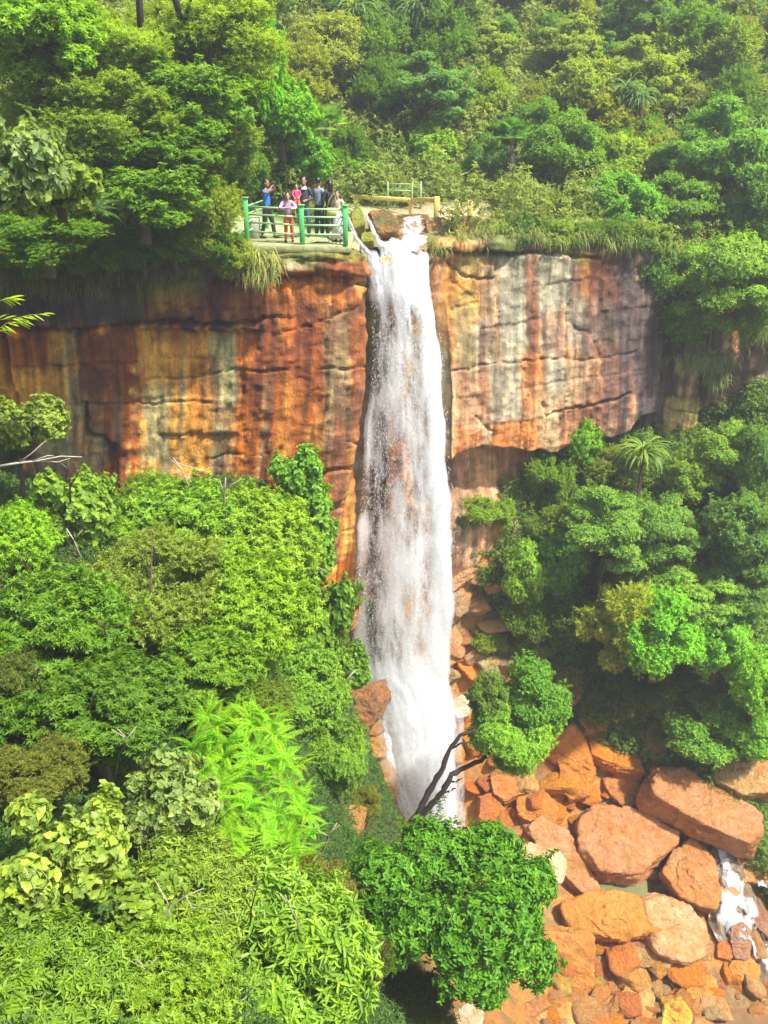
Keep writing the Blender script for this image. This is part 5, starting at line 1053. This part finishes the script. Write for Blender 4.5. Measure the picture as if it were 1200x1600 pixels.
grass_stuff('rim_grass', pl_, .6, (.26, .31, .06), 26, 5)
pl_ = [tuple(at(x + g_.normal(0, 8), y + g_.normal(0, 8), 34.0)) for x, y in [(740, 350), (725, 362), (755, 365), (765, 380), (735, 372), (718, 350), (770, 355), (712, 380)] for _ in range(3)]
grass_stuff('rim_grass', pl_, .45, (.30, .40, .05), 26, 6)
pl_ = [tuple(at(x + g_.normal(0, 12), y + g_.normal(0, 6), 35.2)) for x, y in [(1090, 560), (1110, 555), (1130, 560), (1070, 565), (1180, 525), (1195, 520), (1120, 585), (1100, 575)] for _ in range(4)]
grass_stuff('hanging_grass', pl_, .8, (.22, .27, .07), 30, 7)

# undergrowth: leaves nobody could count, over both slopes
def undergrowth(name, h, region, n, seed, col, L, keep, lift=.35):
    g = np.random.default_rng(seed); x = g.uniform(region[0], region[1], n); y = g.uniform(region[2], region[3], n); k_ = keep(x, y, g); x, y = x[k_], y[k_]
    cl = fbm(x * .9, y * .9, 0, 3, seed); z = h(x, y) + lift * (.4 + .9 * np.clip(cl + .4, 0, 1)) * g.random(len(x)) + .05; P = np.stack([x, y, z], 1)
    D = unit(g.normal(0, .6, P.shape) + np.array([0, -.25, .9])); b = LB(); b.add(sprig_leaves(P, D, g, 5, .06, L, L * .4, 1.1, simple=True, droop=.3))
    return tag(link(name, b.mesh(name, LEAF), None, None, col), kind='stuff')
def k1(x, y, g):
    px, py = proj(x, y, hL(x, y)); return (streamy(x, y) < .35) & (px > -60) & (px < 1260) & (py > 500) & (py < 1700)
undergrowth('undergrowth', hL, (3, 24, 24, 38), 120000, 1, (.19, .33, .045), .13, k1, 1.6)
undergrowth('undergrowth', hL, (-14, 3.5, 4, 27.5), 110000, 2, (.09, .19, .03), .07, k1, .5)
def k2(x, y, g):
    px, py = proj(x, y, hU(x, y)); path = (y > 34) & (y < 37.4 + .1 * x) & (x > -4) & (x < 4.3); plat = (x > -5.2) & (x < -.0) & (y < 31.5); bed = (np.abs(x - .6) < 1.5) & (y < 36)
    return ~path & ~plat & ~bed & (px > -60) & (px < 1260) & (py > -80) & (py < 620) & keepU(x, y) & (g.random(len(x)) < np.clip(50 / y, 0, 1))
undergrowth('undergrowth', hU, (-20, 46, 26, 84), 330000, 3, (.27, .36, .075), .17, k2, 1.3)
# ---- bare branches
def twig(name, pts, r0, r1, mat, label, subs=()):
    P = [at(*p) for p in pts]; m = MB(); m.tube(P, list(np.linspace(r0, r1, len(P))), 6)
    for s in subs: Q = [at(*p) for p in s]; m.tube(Q, list(np.linspace(r0 * .6, r1 * .5, len(Q))), 5)
    tag(m.build(name, mat, None, True), label, 'branch')
twig('bare_branch', [(-10, 730, 18), (25, 724, 18), (60, 720, 18), (95, 713, 18), (128, 714, 18)], .035, .01, BARKPALE, 'pale bare branch reaching in from the left edge across the cliff', [[(30, 723, 18), (50, 708, 18), (72, 688, 18)], [(50, 721, 18), (75, 712, 18), (84, 712, 18)], [(60, 720, 18), (90, 722, 18.1), (110, 716, 18.2)]])
twig('bare_branch', [(250, 1490, 7.9), (255, 1450, 7.9), (262, 1420, 7.9), (290, 1400, 7.9), (318, 1388, 7.9)], .012, .004, BARKPALE, 'grey dead twigs in the middle of the willow leaved bushes', [[(262, 1420, 7.9), (280, 1388, 7.9), (285, 1370, 7.9)], [(240, 1372, 8.2), (262, 1410, 8), (268, 1440, 7.8)], [(290, 1400, 7.9), (300, 1418, 7.8), (330, 1420, 7.8)], [(300, 1560, 7.4), (300, 1530, 7.5), (330, 1500, 7.6), (355, 1470, 7.8)], [(330, 1500, 7.6), (360, 1510, 7.6), (392, 1488, 7.8)], [(330, 1570, 7.4), (380, 1562, 7.5), (410, 1530, 7.8)], [(255, 1455, 7.9), (225, 1450, 7.8), (200, 1470, 7.6)]])
twig('bare_branch', [(236, 960, 15.3), (236, 900, 15.5), (238, 850, 15.9), (234, 822, 16)], .022, .006, BARK, 'thin upright brown twig in the olive bush', [[(236, 900, 15.5), (222, 870, 15.6), (218, 850, 15.7)], [(237, 870, 15.6), (252, 850, 15.8)]])
twig('bare_branch', [(450, 868, 20.0), (480, 878, 20.3), (510, 893, 20.6)], .03, .015, BARKPALE, 'straight pale stick lying in the ivy near the waterfall')
twig('bare_branch', [(490, 20, 50), (500, 12, 50), (515, 4, 50), (535, -4, 50)], .12, .05, BARKPALE, 'white bare branch at the top of the hill beside the screw pine')
0 and twig('bare_branch', [(425, 300, 29.5), (437, 290, 29.5), (448, 278, 29.5)], .03, .015, BARKPALE, 'pale stick in the shrub behind the man taking a photo')
r = random.Random(31)
for i, (px, py, Y) in enumerate([(60, 905, 14.5), (130, 870, 17), (300, 895, 17), (350, 790, 20), (180, 1010, 13), (420, 1010, 16), (70, 1080, 11.5), (180, 1180, 11), (330, 1290, 11.5), (500, 1330, 13), (390, 1420, 8.2), (470, 1440, 8.4), (120, 1500, 6.2), (210, 1540, 6.6), (330, 1540, 7.6), (60, 1400, 7.2), (240, 1330, 9), (520, 1090, 19), (110, 560 + 200, 18), (300, 700 + 60, 21)]):
    k_ = Y / 10; L_ = 44; a = r.uniform(-.6, .6); pts = [(px, py + 30, Y + .3), (px + 10 * a, py, Y - .1), (px + 34 * a, py - L_ * .6, Y - .3), (px + 60 * a, py - L_, Y - .35)]
    subs = [[(px + 10 * a, py, Y - .1), (px + 10 * a + r.uniform(-26, 26), py - 24, Y - .25), (px + 10 * a + r.uniform(-40, 40), py - 40, Y - .3)], [(px + 34 * a, py - L_ * .6, Y - .3), (px + 34 * a + r.uniform(-26, 26), py - L_ * .95, Y - .35)]]
    P0 = at(*pts[0]); 
    twig('dry_twig', pts, .0016 * Y, .0006 * Y, BARKPALE if i % 2 else BARK, 'thin dry twig sticking up out of the bushes on the left slope', subs); COL.objects[-1]['group'] = 'dry twigs of the left slope'
def bare_trunk(pts, r0, r1, label, subs=()):
    P = [at(*p) for p in pts]; b0 = P[0]; t = empty('bare_tree', b0, label, 'tree'); m = MB(); m.tube([p - b0 for p in P], list(np.linspace(r0, r1, len(P))), 9); m.build('trunk', BARKDARK, t, True)
    for s in subs: Q = [at(*p) - b0 for p in s]; m = MB(); m.tube(Q, list(np.linspace(r0 * .6, r1 * .5, len(Q))), 7); m.build('branch', BARKDARK, t, True)
bare_trunk([(282, 170, 28.5), (284, 60, 27.6), (282, 28, 27), (272, -10, 26.5)], .12, .09, 'dark forked trunk rising at the top left edge of the photo', [[(284, 50, 27.4), (292, 20, 27), (300, -10, 26.6)]])
bare_trunk([(224, 150, 27.5), (220, 45, 26.6), (217, -10, 26)], .11, .09, 'straight dark trunk left of the forked one at the top of the photo')
# bamboo sprig in the near left
def bamboo():
    g = np.random.default_rng(8); b = LB(); P = []; D = []
    for l in ([(-10, 500), (20, 498), (48, 492), (70, 490)], [(-10, 520), (10, 505), (35, 500)], [(0, 470), (8, 468), (14, 466)]):
        pts = [np.array(at(x, y, 12)) for x, y in l]; b.tube(pts, .006, .003, .5, 4)
        for i in range(9):
            t = (i + .5) / 9 * (len(pts) - 1); k_ = int(t); q = pts[k_] + (pts[min(k_ + 1, len(pts) - 1)] - pts[k_]) * (t - k_); P.append(q); D.append([.8, g.uniform(-.3, .3), g.uniform(-.5, .6)])
    P = np.array(P); D = np.array(D); n = len(P); b.add(leafset(P, D, np.repeat([[0, -.4, 1.]], n, 0), np.full(n, .22) * g.uniform(.7, 1.1, n), np.full(n, .028), droop=.2, tint=g.uniform(.4, .9, n)))
    tag(link('bamboo_sprig', b.mesh('bamboo_sprig', LEAF), None, None, (.34, .48, .03)), 'yellow green bamboo sprig poking in at the left edge before the dark rock', 'bamboo')
bamboo()
# ------------------------------------------------------------------ people
def pmat(name, col, rough=.7, amt=.18): return simple_mat(name, col, rough, 18, amt)
SKIN = pmat('skin', (.36, .18, .10), .5, .08); SKIN2 = pmat('skin_light', (.50, .28, .17), .5, .08); HAIR = pmat('hair', (.015, .011, .01), .35, .3); SHOE = pmat('shoe', (.04, .035, .03)); EYE = pmat('eye', (.02, .015, .012), .2)
def skin_mesh(name, chains, mat, sub=2):
    """one continuous surface grown along joint chains [(point, radius), ...]; equal points are shared"""
    V = []; R = []; E = []; key = {}
    for ch in chains:
        prev = None
        for p, r_ in ch:
            k_ = tuple(round(c, 4) for c in p)
            if k_ not in key: key[k_] = len(V); V.append(p); R.append(r_)
            i = key[k_]
            if prev is not None and prev != i: E.append((prev, i))
            prev = i
    me = bpy.data.meshes.new(name); me.from_pydata(V, E, []); o = bpy.data.objects.new(name, me); COL.objects.link(o)
    sk_ = o.modifiers.new('s', 'SKIN'); sk_.use_smooth_shade = True; sk_.branch_smoothing = .4
    for i, v in enumerate(me.skin_vertices[0].data): v.radius = (R[i], R[i]) if not isinstance(R[i], tuple) else R[i]
    me.skin_vertices[0].data[0].use_root = True
    ss = o.modifiers.new('u', 'SUBSURF'); ss.levels = sub; ss.render_levels = sub
    dg = bpy.context.evaluated_depsgraph_get(); m2 = bpy.data.meshes.new_from_object(o.evaluated_get(dg)); bpy.data.objects.remove(o); m2.name = name
    m2.materials.clear(); m2.materials.append(mat); return m2
def lerpv(a, b, t): return tuple(x + (y - x) * t for x, y in zip(a, b))
def person(px, Y, floor, H, yaw, label, top, bottom, skin=SKIN, arms=None, legs=None, lean=0.0, sleeve=.95, hair='short', skirt=False, collar=None, hips=None, seat=False, hold=None):
    """a standing figure built facing -Y, 1.7 m tall, then scaled and turned"""
    x0 = at(px, 375, Y).x; t = empty('person', (x0, Y, floor), label, 'person'); t.rotation_euler = (0, 0, yaw); k_ = H / 1.7; t.scale = (k_,) * 3
    def L(p, z0=.92):                                   # bend forward at the hip
        if p[2] <= z0 or not lean: return p
        dz = p[2] - z0; return (p[0], p[1] - dz * math.sin(lean), z0 + dz * math.cos(lean) + 0)
    pel = (0, .01, .93); wai = L((0, 0, 1.06)); che = L((0, .01, 1.26)); nb = L((0, .01, 1.42)); nk = L((0, -.005, 1.49)); hd = L((0, -.02, 1.60)) if not lean else (L((0, 0, 1.49))[0], L((0, 0, 1.49))[1] - .07, L((0, 0, 1.49))[2] + .10)
    arms = arms or [((.24, .02, 1.14), (.25, -.06, .90)), ((-.24, .02, 1.14), (-.25, -.06, .90))]
    legs = legs or [((.10, -.01, .50), (.10, .03, .08)), ((-.10, -.01, .50), (-.10, .03, .08))]
    body = [[(pel, (.14, .10)), (wai, (.12, .09)), (che, (.15, .105)), (nb, (.08, .07)), (nk, .05), (hd, .06)]]
    sh_c = [[(pel, (.155, .115)), (wai, (.140, .108)), (che, (.170, .125)), (nb, (.095, .08))]]; tr_c = [[(wai, (.13, .10)), (pel, (.155, .118))]]
    for i, s in enumerate((1, -1)):
        sh = L((s * .175, .01, 1.385)); el, wr = arms[i]; el_, wr_ = el, wr; d = Vector(wr_) - Vector(el_); d.normalize()
        pa = tuple(Vector(wr_) + d * .07)
        body.append([(nb, (.08, .07)), (sh, .058), (lerpv(sh, el_, .5), .046), (el_, .038), (lerpv(el_, wr_, .4), .036), (wr_, .024), (pa, (.034, .018))])
        side = d.cross(Vector((0, -1, .3))); side = side.normalized() if side.length > .1 else Vector((1, 0, 0)); cur = side.cross(d).normalized()
        for f, ln in enumerate((.055, .065, .062, .05)):
            o_ = side * (.024 - .016 * f); b_ = Vector(pa) + o_ + d * .02; body.append([(pa, (.034, .018)), (tuple(b_), .0085), (tuple(b_ + d * ln * .55 + cur * .012), .008), (tuple(b_ + d * ln * .8 + cur * .035), .006)])
        tb = Vector(wr_) + d * .03 + side * .03; body.append([(wr_, .024), (tuple(tb), .011), (tuple(tb + d * .035 + side * .014 + cur * .012), .008)])
        sh_c.append([(nb, (.095, .08)), (sh, .072), (lerpv(sh, el_, .5), .062)] + ([(el_, .054)] if sleeve > .5 else []) + ([(lerpv(el_, wr_, sleeve - .05), .042)] if sleeve > .6 else []))
        hp = (s * .09, .01, .86); kn, an = legs[i]; toe = (an[0] + s * .01, an[1] - .13, .035); heel = (an[0], an[1] + .01, .04)
        body.append([(pel, (.14, .10)), (hp, .09), (lerpv(hp, kn, .5), .078), (kn, .056), (lerpv(kn, an, .35), .056), (an, .036), (heel, .036), (toe, .028)])
        tr_c.append([(pel, (.155, .118)), (hp, .108), (lerpv(hp, kn, .5), .094), (kn, .072), (lerpv(kn, an, .5), .068), (lerpv(kn, an, .92), .062)])
        m = MB(); m.ell((an[0] + s * .005, an[1] - .05, .045), (.05, .135, .045)); m.build('shoe', SHOE, t, True)
    bm_ = skin_mesh('body', body, skin); hm = MB(); h = Vector(hd)
    hm.ell(h + Vector((0, .01, .035)), (.078, .098, .115)); hm.ell(h + Vector((0, -.045, -.03)), (.052, .05, .06)); hm.ell(h + Vector((0, -.098, .015)), (.013, .022, .024)); hm.ell(h + Vector((0, -.088, -.035)), (.026, .012, .010))
    for s in (1, -1): hm.ell(h + Vector((s * .080, .012, .02)), (.012, .022, .034))
    hme = hm.mesh('head', skin, True)                   # head and body become one mesh
    V1 = np.empty(len(bm_.vertices) * 3, np.float32); bm_.vertices.foreach_get('co', V1); V2 = np.empty(len(hme.vertices) * 3, np.float32); hme.vertices.foreach_get('co', V2)
    F4 = []; F3 = []
    for me_, o_ in ((bm_, 0), (hme, len(bm_.vertices))):
        for p in me_.polygons: (F4 if len(p.vertices) == 4 else F3).append([v + o_ for v in p.vertices])
    link('body', mesh_np('body', np.concatenate([V1.reshape(-1, 3), V2.reshape(-1, 3)]), [f for f in (F4, F3) if f], [skin], True), t)
    link('shirt', skin_mesh('shirt', sh_c, top), t)
    if skirt:
        m = MB(); m.tube([(0, .01, 1.02), (0, .01, .9), (0, .01, .6), (0, .01, .12)], [.15, .18, .21, .26], 16); m.build('skirt', bottom, t, True)
    else: link('trousers', skin_mesh('trousers', tr_c, bottom), t)
    m = MB(); m.ell(h + Vector((0, .028, .062)), (.090, .100, .105))
    if hair == 'long': m.ell(h + Vector((0, .085, -.06)), (.085, .05, .19)); m.ell(h + Vector((0, .10, .02)), (.08, .05, .09))
    if hair == 'bun': m.ell(h + Vector((0, .12, .08)), (.045, .045, .045))
    m.build('hair', HAIR, t, True)
    m = MB()
    for s in (1, -1): m.ell(h + Vector((s * .030, -.086, .028)), (.010, .007, .006))
    m.build('eyes', EYE, t, True)
    if collar: m = MB(); m.tube([L((0, -.02, 1.40)), L((0, -.02, 1.47))], [.10, .06], 12, False); m.build('collar', collar, t, True)
    return t
FL_ = -3.93
mB = pmat('blue_cloth', (.02, .16, .62)); mLi = pmat('lilac_cloth', (.52, .30, .68)); mRO = pmat('red_orange_cloth', (.78, .10, .04)); mPk = pmat('pink_cloth', (.62, .07, .20)); mDk = pmat('dark_cloth', (.045, .048, .06))
mGB = pmat('grey_blue_cloth', (.22, .30, .42)); mNv = pmat('navy_cloth', (.02, .025, .05)); mBk = pmat('black_cloth', (.015, .014, .016)); mWh = pmat('white_cloth', (.72, .70, .68)); mCr = pmat('cream_cloth', (.55, .42, .34)); mJe = pmat('jeans_cloth', (.07, .10, .19)); mGn = pmat('green_bag', (.45, .50, .14))
# man in blue, turned right, right hand holding a camera at his face
p1 = person(420, 28.5, FL_, 1.68, math.radians(68), 'man in a bright blue shirt and black trousers holding a camera up to his face', mB, mBk, arms=[((.26, -.16, 1.42), (.06, -.22, 1.60)), ((-.22, -.14, 1.36), (-.05, -.24, 1.56))], legs=[((.11, -.10, .50), (.12, -.16, .08)), ((-.10, .06, .50), (-.10, .18, .08))], sleeve=.5)
m_ = MB(); m_.box((0, 0, 0), (.13, .05, .08), bev=.01); m_.tube([(0, -.02, 0), (0, -.08, 0)], .028, 10); o = m_.build('camera_body', pmat('camera_black', (.03, .03, .035), .35)); o.name = 'photo_camera'
M_ = Matrix.Translation(p1.location) @ Matrix.Rotation(p1.rotation_euler.z, 4, 'Z'); o.location = M_ @ Vector((.01, -.25, 1.62)); o.rotation_euler = (0, 0, p1.rotation_euler.z); tag(o, 'small black camera held before the face of the man in blue', 'camera')
person(452, 27.62, FL_, 1.42, math.radians(6), 'young person in a lilac top and red orange trousers leaning on the railing', mLi, mRO, SKIN2, arms=[((.30, -.28, 1.20), (.02, -.40, 1.24)), ((-.30, -.28, 1.20), (-.02, -.41, 1.22))], lean=.22, legs=[((.11, .04, .50), (.12, .14, .08)), ((-.10, .06, .50), (-.12, .18, .08))])
p4 = person(478, 28.6, FL_, 1.74, math.radians(-8), 'man in a dark sweater holding a child', mDk, mJe, arms=[((.27, -.02, 1.14), (.10, -.22, 1.10)), ((-.28, -.06, 1.16), (-.20, -.24, 1.18))], collar=mWh)
# small child on his arm
ch = person(466, 28.36, FL_ + .62, .95, math.radians(12), 'small child in a pink dress held by the man in the dark sweater', mPk, mRO, SKIN2, arms=[((.22, -.06, 1.20), (.12, -.18, 1.10)), ((-.22, -.06, 1.20), (-.14, -.18, 1.08))], legs=[((.12, -.26, .72), (.12, -.24, .40)), ((-.12, -.26, .72), (-.12, -.24, .40))])
person(500, 28.5, FL_, 1.72, math.radians(150), 'man in a grey blue shirt and navy trousers standing with his back turned', mGB, mNv, sleeve=.55, arms=[((.25, -.04, 1.14), (.12, -.22, 1.06)), ((-.25, .02, 1.14), (-.22, -.14, .98))])
person(517, 28.35, FL_, 1.66, math.radians(205), 'woman with long black hair in dark clothes beside the man in grey blue', mBk, mBk, hair='long')
p7 = person(529, 27.8, FL_, 1.42, math.radians(-20), 'shorter woman in a cream top and pale skirt at the railing corner', mCr, mWh, SKIN2, hair='long', skirt=True, sleeve=.5)
m_ = MB(); m_.box((0, 0, 0), (.34, .12, .24), bev=.04); m_.tube([(-.15, 0, .1), (-.08, 0, .34), (.08, 0, .55), (.12, 0, .34), (.15, 0, .1)], .012, 6); o = m_.build('shoulder_bag', mGn, None, True); o.location = (at(519, 333, 27.75).x, 27.72, FL_ + .86); tag(o, 'yellow green shoulder bag at the side of the shorter woman', 'bag')

# ------------------------------------------------------------------ viewing platform, railing, fences
CONC = simple_mat('mossy_concrete', (.30, .32, .14), .85, 6, .45, .02); GRP = simple_mat('green_paint', (.09, .46, .13), .45, 14, .22, .002); PIPE = simple_mat('pale_green_pipe', (.34, .60, .28), .4, 20, .25); YEL = simple_mat('yellow_concrete', (.62, .50, .14), .75, 10, .3, .01); GMET = simple_mat('weathered_green_metal', (.22, .34, .16), .5, 14, .3)
xl, xr = at(384, 378, 27.2).x, at(546, 378, 27.2).x
pf = MB(); pf.box(((xl + xr) / 2, 28.55, FL_ - .11), (xr - xl + .1, 3.0, .22), bev=.02); tag(pf.build('viewing_platform', CONC), 'mossy concrete platform slab on the cliff edge beside the fall', 'platform')
rt = empty('railing', (xl, 27.2, FL_), 'green painted railing with pale pipes around the viewing platform', 'railing')
posts = [(387, 27.9, 1.24), (472.5, 27.2, 1.10), (540, 27.1, 1.10)]; PP = []
for px, Y, h in posts:
    x = at(px, 376, Y).x; PP.append((x, Y, h)); m = MB(); m.box((x - xl, Y - 27.2, h / 2), (.145, .145, h), bev=.012); m.box((x - xl, Y - 27.2, h + .015), (.20, .20, .03), bev=.008); m.build('post', GRP, rt)
for (xa, Ya, _), (xb, Yb, _) in zip(PP[:-1], PP[1:]):
    for z in (1.0, .78, .55, .29): m = MB(); m.tube([(xa - xl, Ya - 27.2, z + .0), (xb - xl, Yb - 27.2, z)], .028, 8); m.build('rail', PIPE, rt, True)
for (x, Y, h), (dx, n) in ((PP[0], (.35, 2.0)), (PP[2], (-.15, 1.7))):
    m = MB(); m.box((x + dx - xl, Y + n - 27.2, .52), (.12, .12, 1.04), bev=.01); m.build('post', GRP, rt)
    for z in (1.0, .78, .55, .29): m = MB(); m.tube([(x - xl, Y - 27.2, z), (x + dx - xl, Y + n - 27.2, z)], .02, 8); m.build('rail', PIPE, rt, True)
m = MB(); m.box((0, 0, .3), (.34, .3, .6), bev=.02); tag(m.build('concrete_block', simple_mat('grey_concrete', (.36, .36, .30), .85, 8, .3), None, False, (at(398, 370, 28.6).x, 28.6, FL_)), 'grey concrete block in the railing corner behind the first green post', 'block')
def hz(px, Y, dpy=0): c = at(px, 320, Y).x; return c, gU(c, Y)
ft = empty('fence', (at(525, 305, 38).x, 38, -4), 'low yellow concrete fence along the path behind the top of the fall', 'fence')
fp_ = [(480, 38.6, 298, 318), (527, 38.2, 302, 320), (558, 37.8, 305, 321), (642, 36.4, 310, 327), (682, 35.0, 307, 334)]; FP = []
for px, Y, yt, yb in fp_:
    a = at(px, yb, Y); b = at(px, yt, Y); FP.append((a, b)); d_ = .16 if px < 680 else .2; m = MB(); zc = (a.z + b.z) / 2
    m.box(Vector((a.x, Y, zc - .12)) - ft.location, (d_, d_, b.z - a.z + .24), bev=.012); m.build('post', YEL, ft)
for i, (p, q) in enumerate(zip(FP[:-1], FP[1:])):
    a = p[1] + Vector((0, 0, -.06)); b = q[1] + Vector((0, 0, -.06 if i < 3 else -.10)); v = b - a; R_ = v.to_track_quat('X', 'Z').to_matrix().to_4x4(); m = MB(); m.box((a + b) / 2 - ft.location, (v.length - .17, .12, .15), R_, bev=.01); m.build('rail', YEL, ft)
for px, yt, yb, lab in ((714, 311, 333, 'short yellow concrete post standing alone right of the fence end'), (734, 313, 333, 'short paler concrete post, the farther right of the two lone ones')):
    a = at(px, yb, 36.2); b = at(px, yt, 36.2); m = MB(); m.box((0, 0, (b.z - a.z) / 2 - .1), (.2, .2, b.z - a.z + .2), bev=.015); m.box((0, 0, b.z - a.z + .01), (.16, .16, .02), bev=.004); tag(m.build('bollard', YEL, None, False, a), lab, 'post')
gt = empty('metal_frame', (at(606, 322, 37.2).x, 37.2, at(606, 322, 37.2).z), 'thin green metal frame with two bars standing behind the yellow fence', 'metal frame'); w_ = at(644, 300, 37.2).x - gt.location.x; h_ = at(606, 285, 37.2).z - gt.location.z
for x in (0, w_): m = MB(); m.tube([(x, 0, -.3), (x, 0, h_ + (0 if x else .03))], .035, 8); m.build('post', GMET, gt, True)
for z in (h_ - .05, h_ * .66): m = MB(); m.tube([(0, 0, z), (w_, 0, z - .02)], .028, 8); m.build('bar', GMET, gt, True)
for px, yt, yb, lab in ((657, 284, 325, 'thin grey green pole right of the metal frame behind the fence'),):
    a = at(px, yb, 37.2); b = at(px, yt, 37.2); m = MB(); m.tube([(0, 0, -.2), (0, 0, b.z - a.z)], .04, 8); m.ell((0, 0, b.z - a.z), (.045, .045, .03)); tag(m.build('pole', GMET, None, True, a), lab, 'pole')
# ------------------------------------------------------------------ light
SUN_EL, SUN_X, SUN_Y = 58.0, .68, -.46      # the sun stands high behind the camera, to the right
sd = Vector((SUN_X, SUN_Y, 0)).normalized() * math.cos(math.radians(SUN_EL)) + Vector((0, 0, math.sin(math.radians(SUN_EL))))
sl = bpy.data.lights.new('sun', 'SUN'); sl.energy = 5.0; sl.angle = math.radians(2.5); sl.color = (1.0, .96, .88)
so = bpy.data.objects.new('sun', sl); COL.objects.link(so); so.rotation_euler = sd.to_track_quat('Z', 'Y').to_euler()
w = bpy.data.worlds.new('World'); S.world = w; w.use_nodes = True; wn = w.node_tree; wn.nodes.clear()
bo = wn.nodes.new('ShaderNodeOutputWorld'); bg = wn.nodes.new('ShaderNodeBackground'); sk = wn.nodes.new('ShaderNodeTexSky')
sk.sky_type = 'NISHITA'; sk.sun_disc = False; sk.sun_elevation = math.radians(SUN_EL); sk.sun_rotation = math.atan2(SUN_X, SUN_Y)
sk.air_density = 1.0; sk.dust_density = 3.0; sk.ozone_density = 1.0
bg.inputs['Strength'].default_value = .12
wn.links.new(sk.outputs[0], bg.inputs['Color']); wn.links.new(bg.outputs[0], bo.inputs['Surface'])
# damp air in the gorge
if HAZE:
    hm = bpy.data.materials.new('haze'); hm.use_nodes = True; hn = hm.node_tree; hn.nodes.clear()
    ho = hn.nodes.new('ShaderNodeOutputMaterial'); hv = hn.nodes.new('ShaderNodeVolumePrincipled'); hv.inputs['Density'].default_value = .0017; hv.inputs['Color'].default_value = (.93, .96, 1, 1); hv.inputs['Anisotropy'].default_value = .2
    hn.links.new(hv.outputs[0], ho.inputs['Volume'])
    b = MB(); b.box((15, 48, 5), (160, 110, 90)); tag(b.build('haze', hm), kind='stuff')
S.view_settings.view_transform = 'Standard'; S.view_settings.look = 'None'; S.view_settings.gamma = 1.0; S.view_settings.exposure = EXPO
S.render.engine = 'CYCLES'; c = S.cycles
c.use_denoising = True; c.max_bounces = 6; c.diffuse_bounces = 3; c.glossy_bounces = 2; c.transmission_bounces = 3; c.transparent_max_bounces = 20; c.volume_bounces = 0
c.sample_clamp_indirect = 6; c.caustics_reflective = False; c.caustics_refractive = False; c.use_adaptive_sampling = True; c.adaptive_threshold = .015
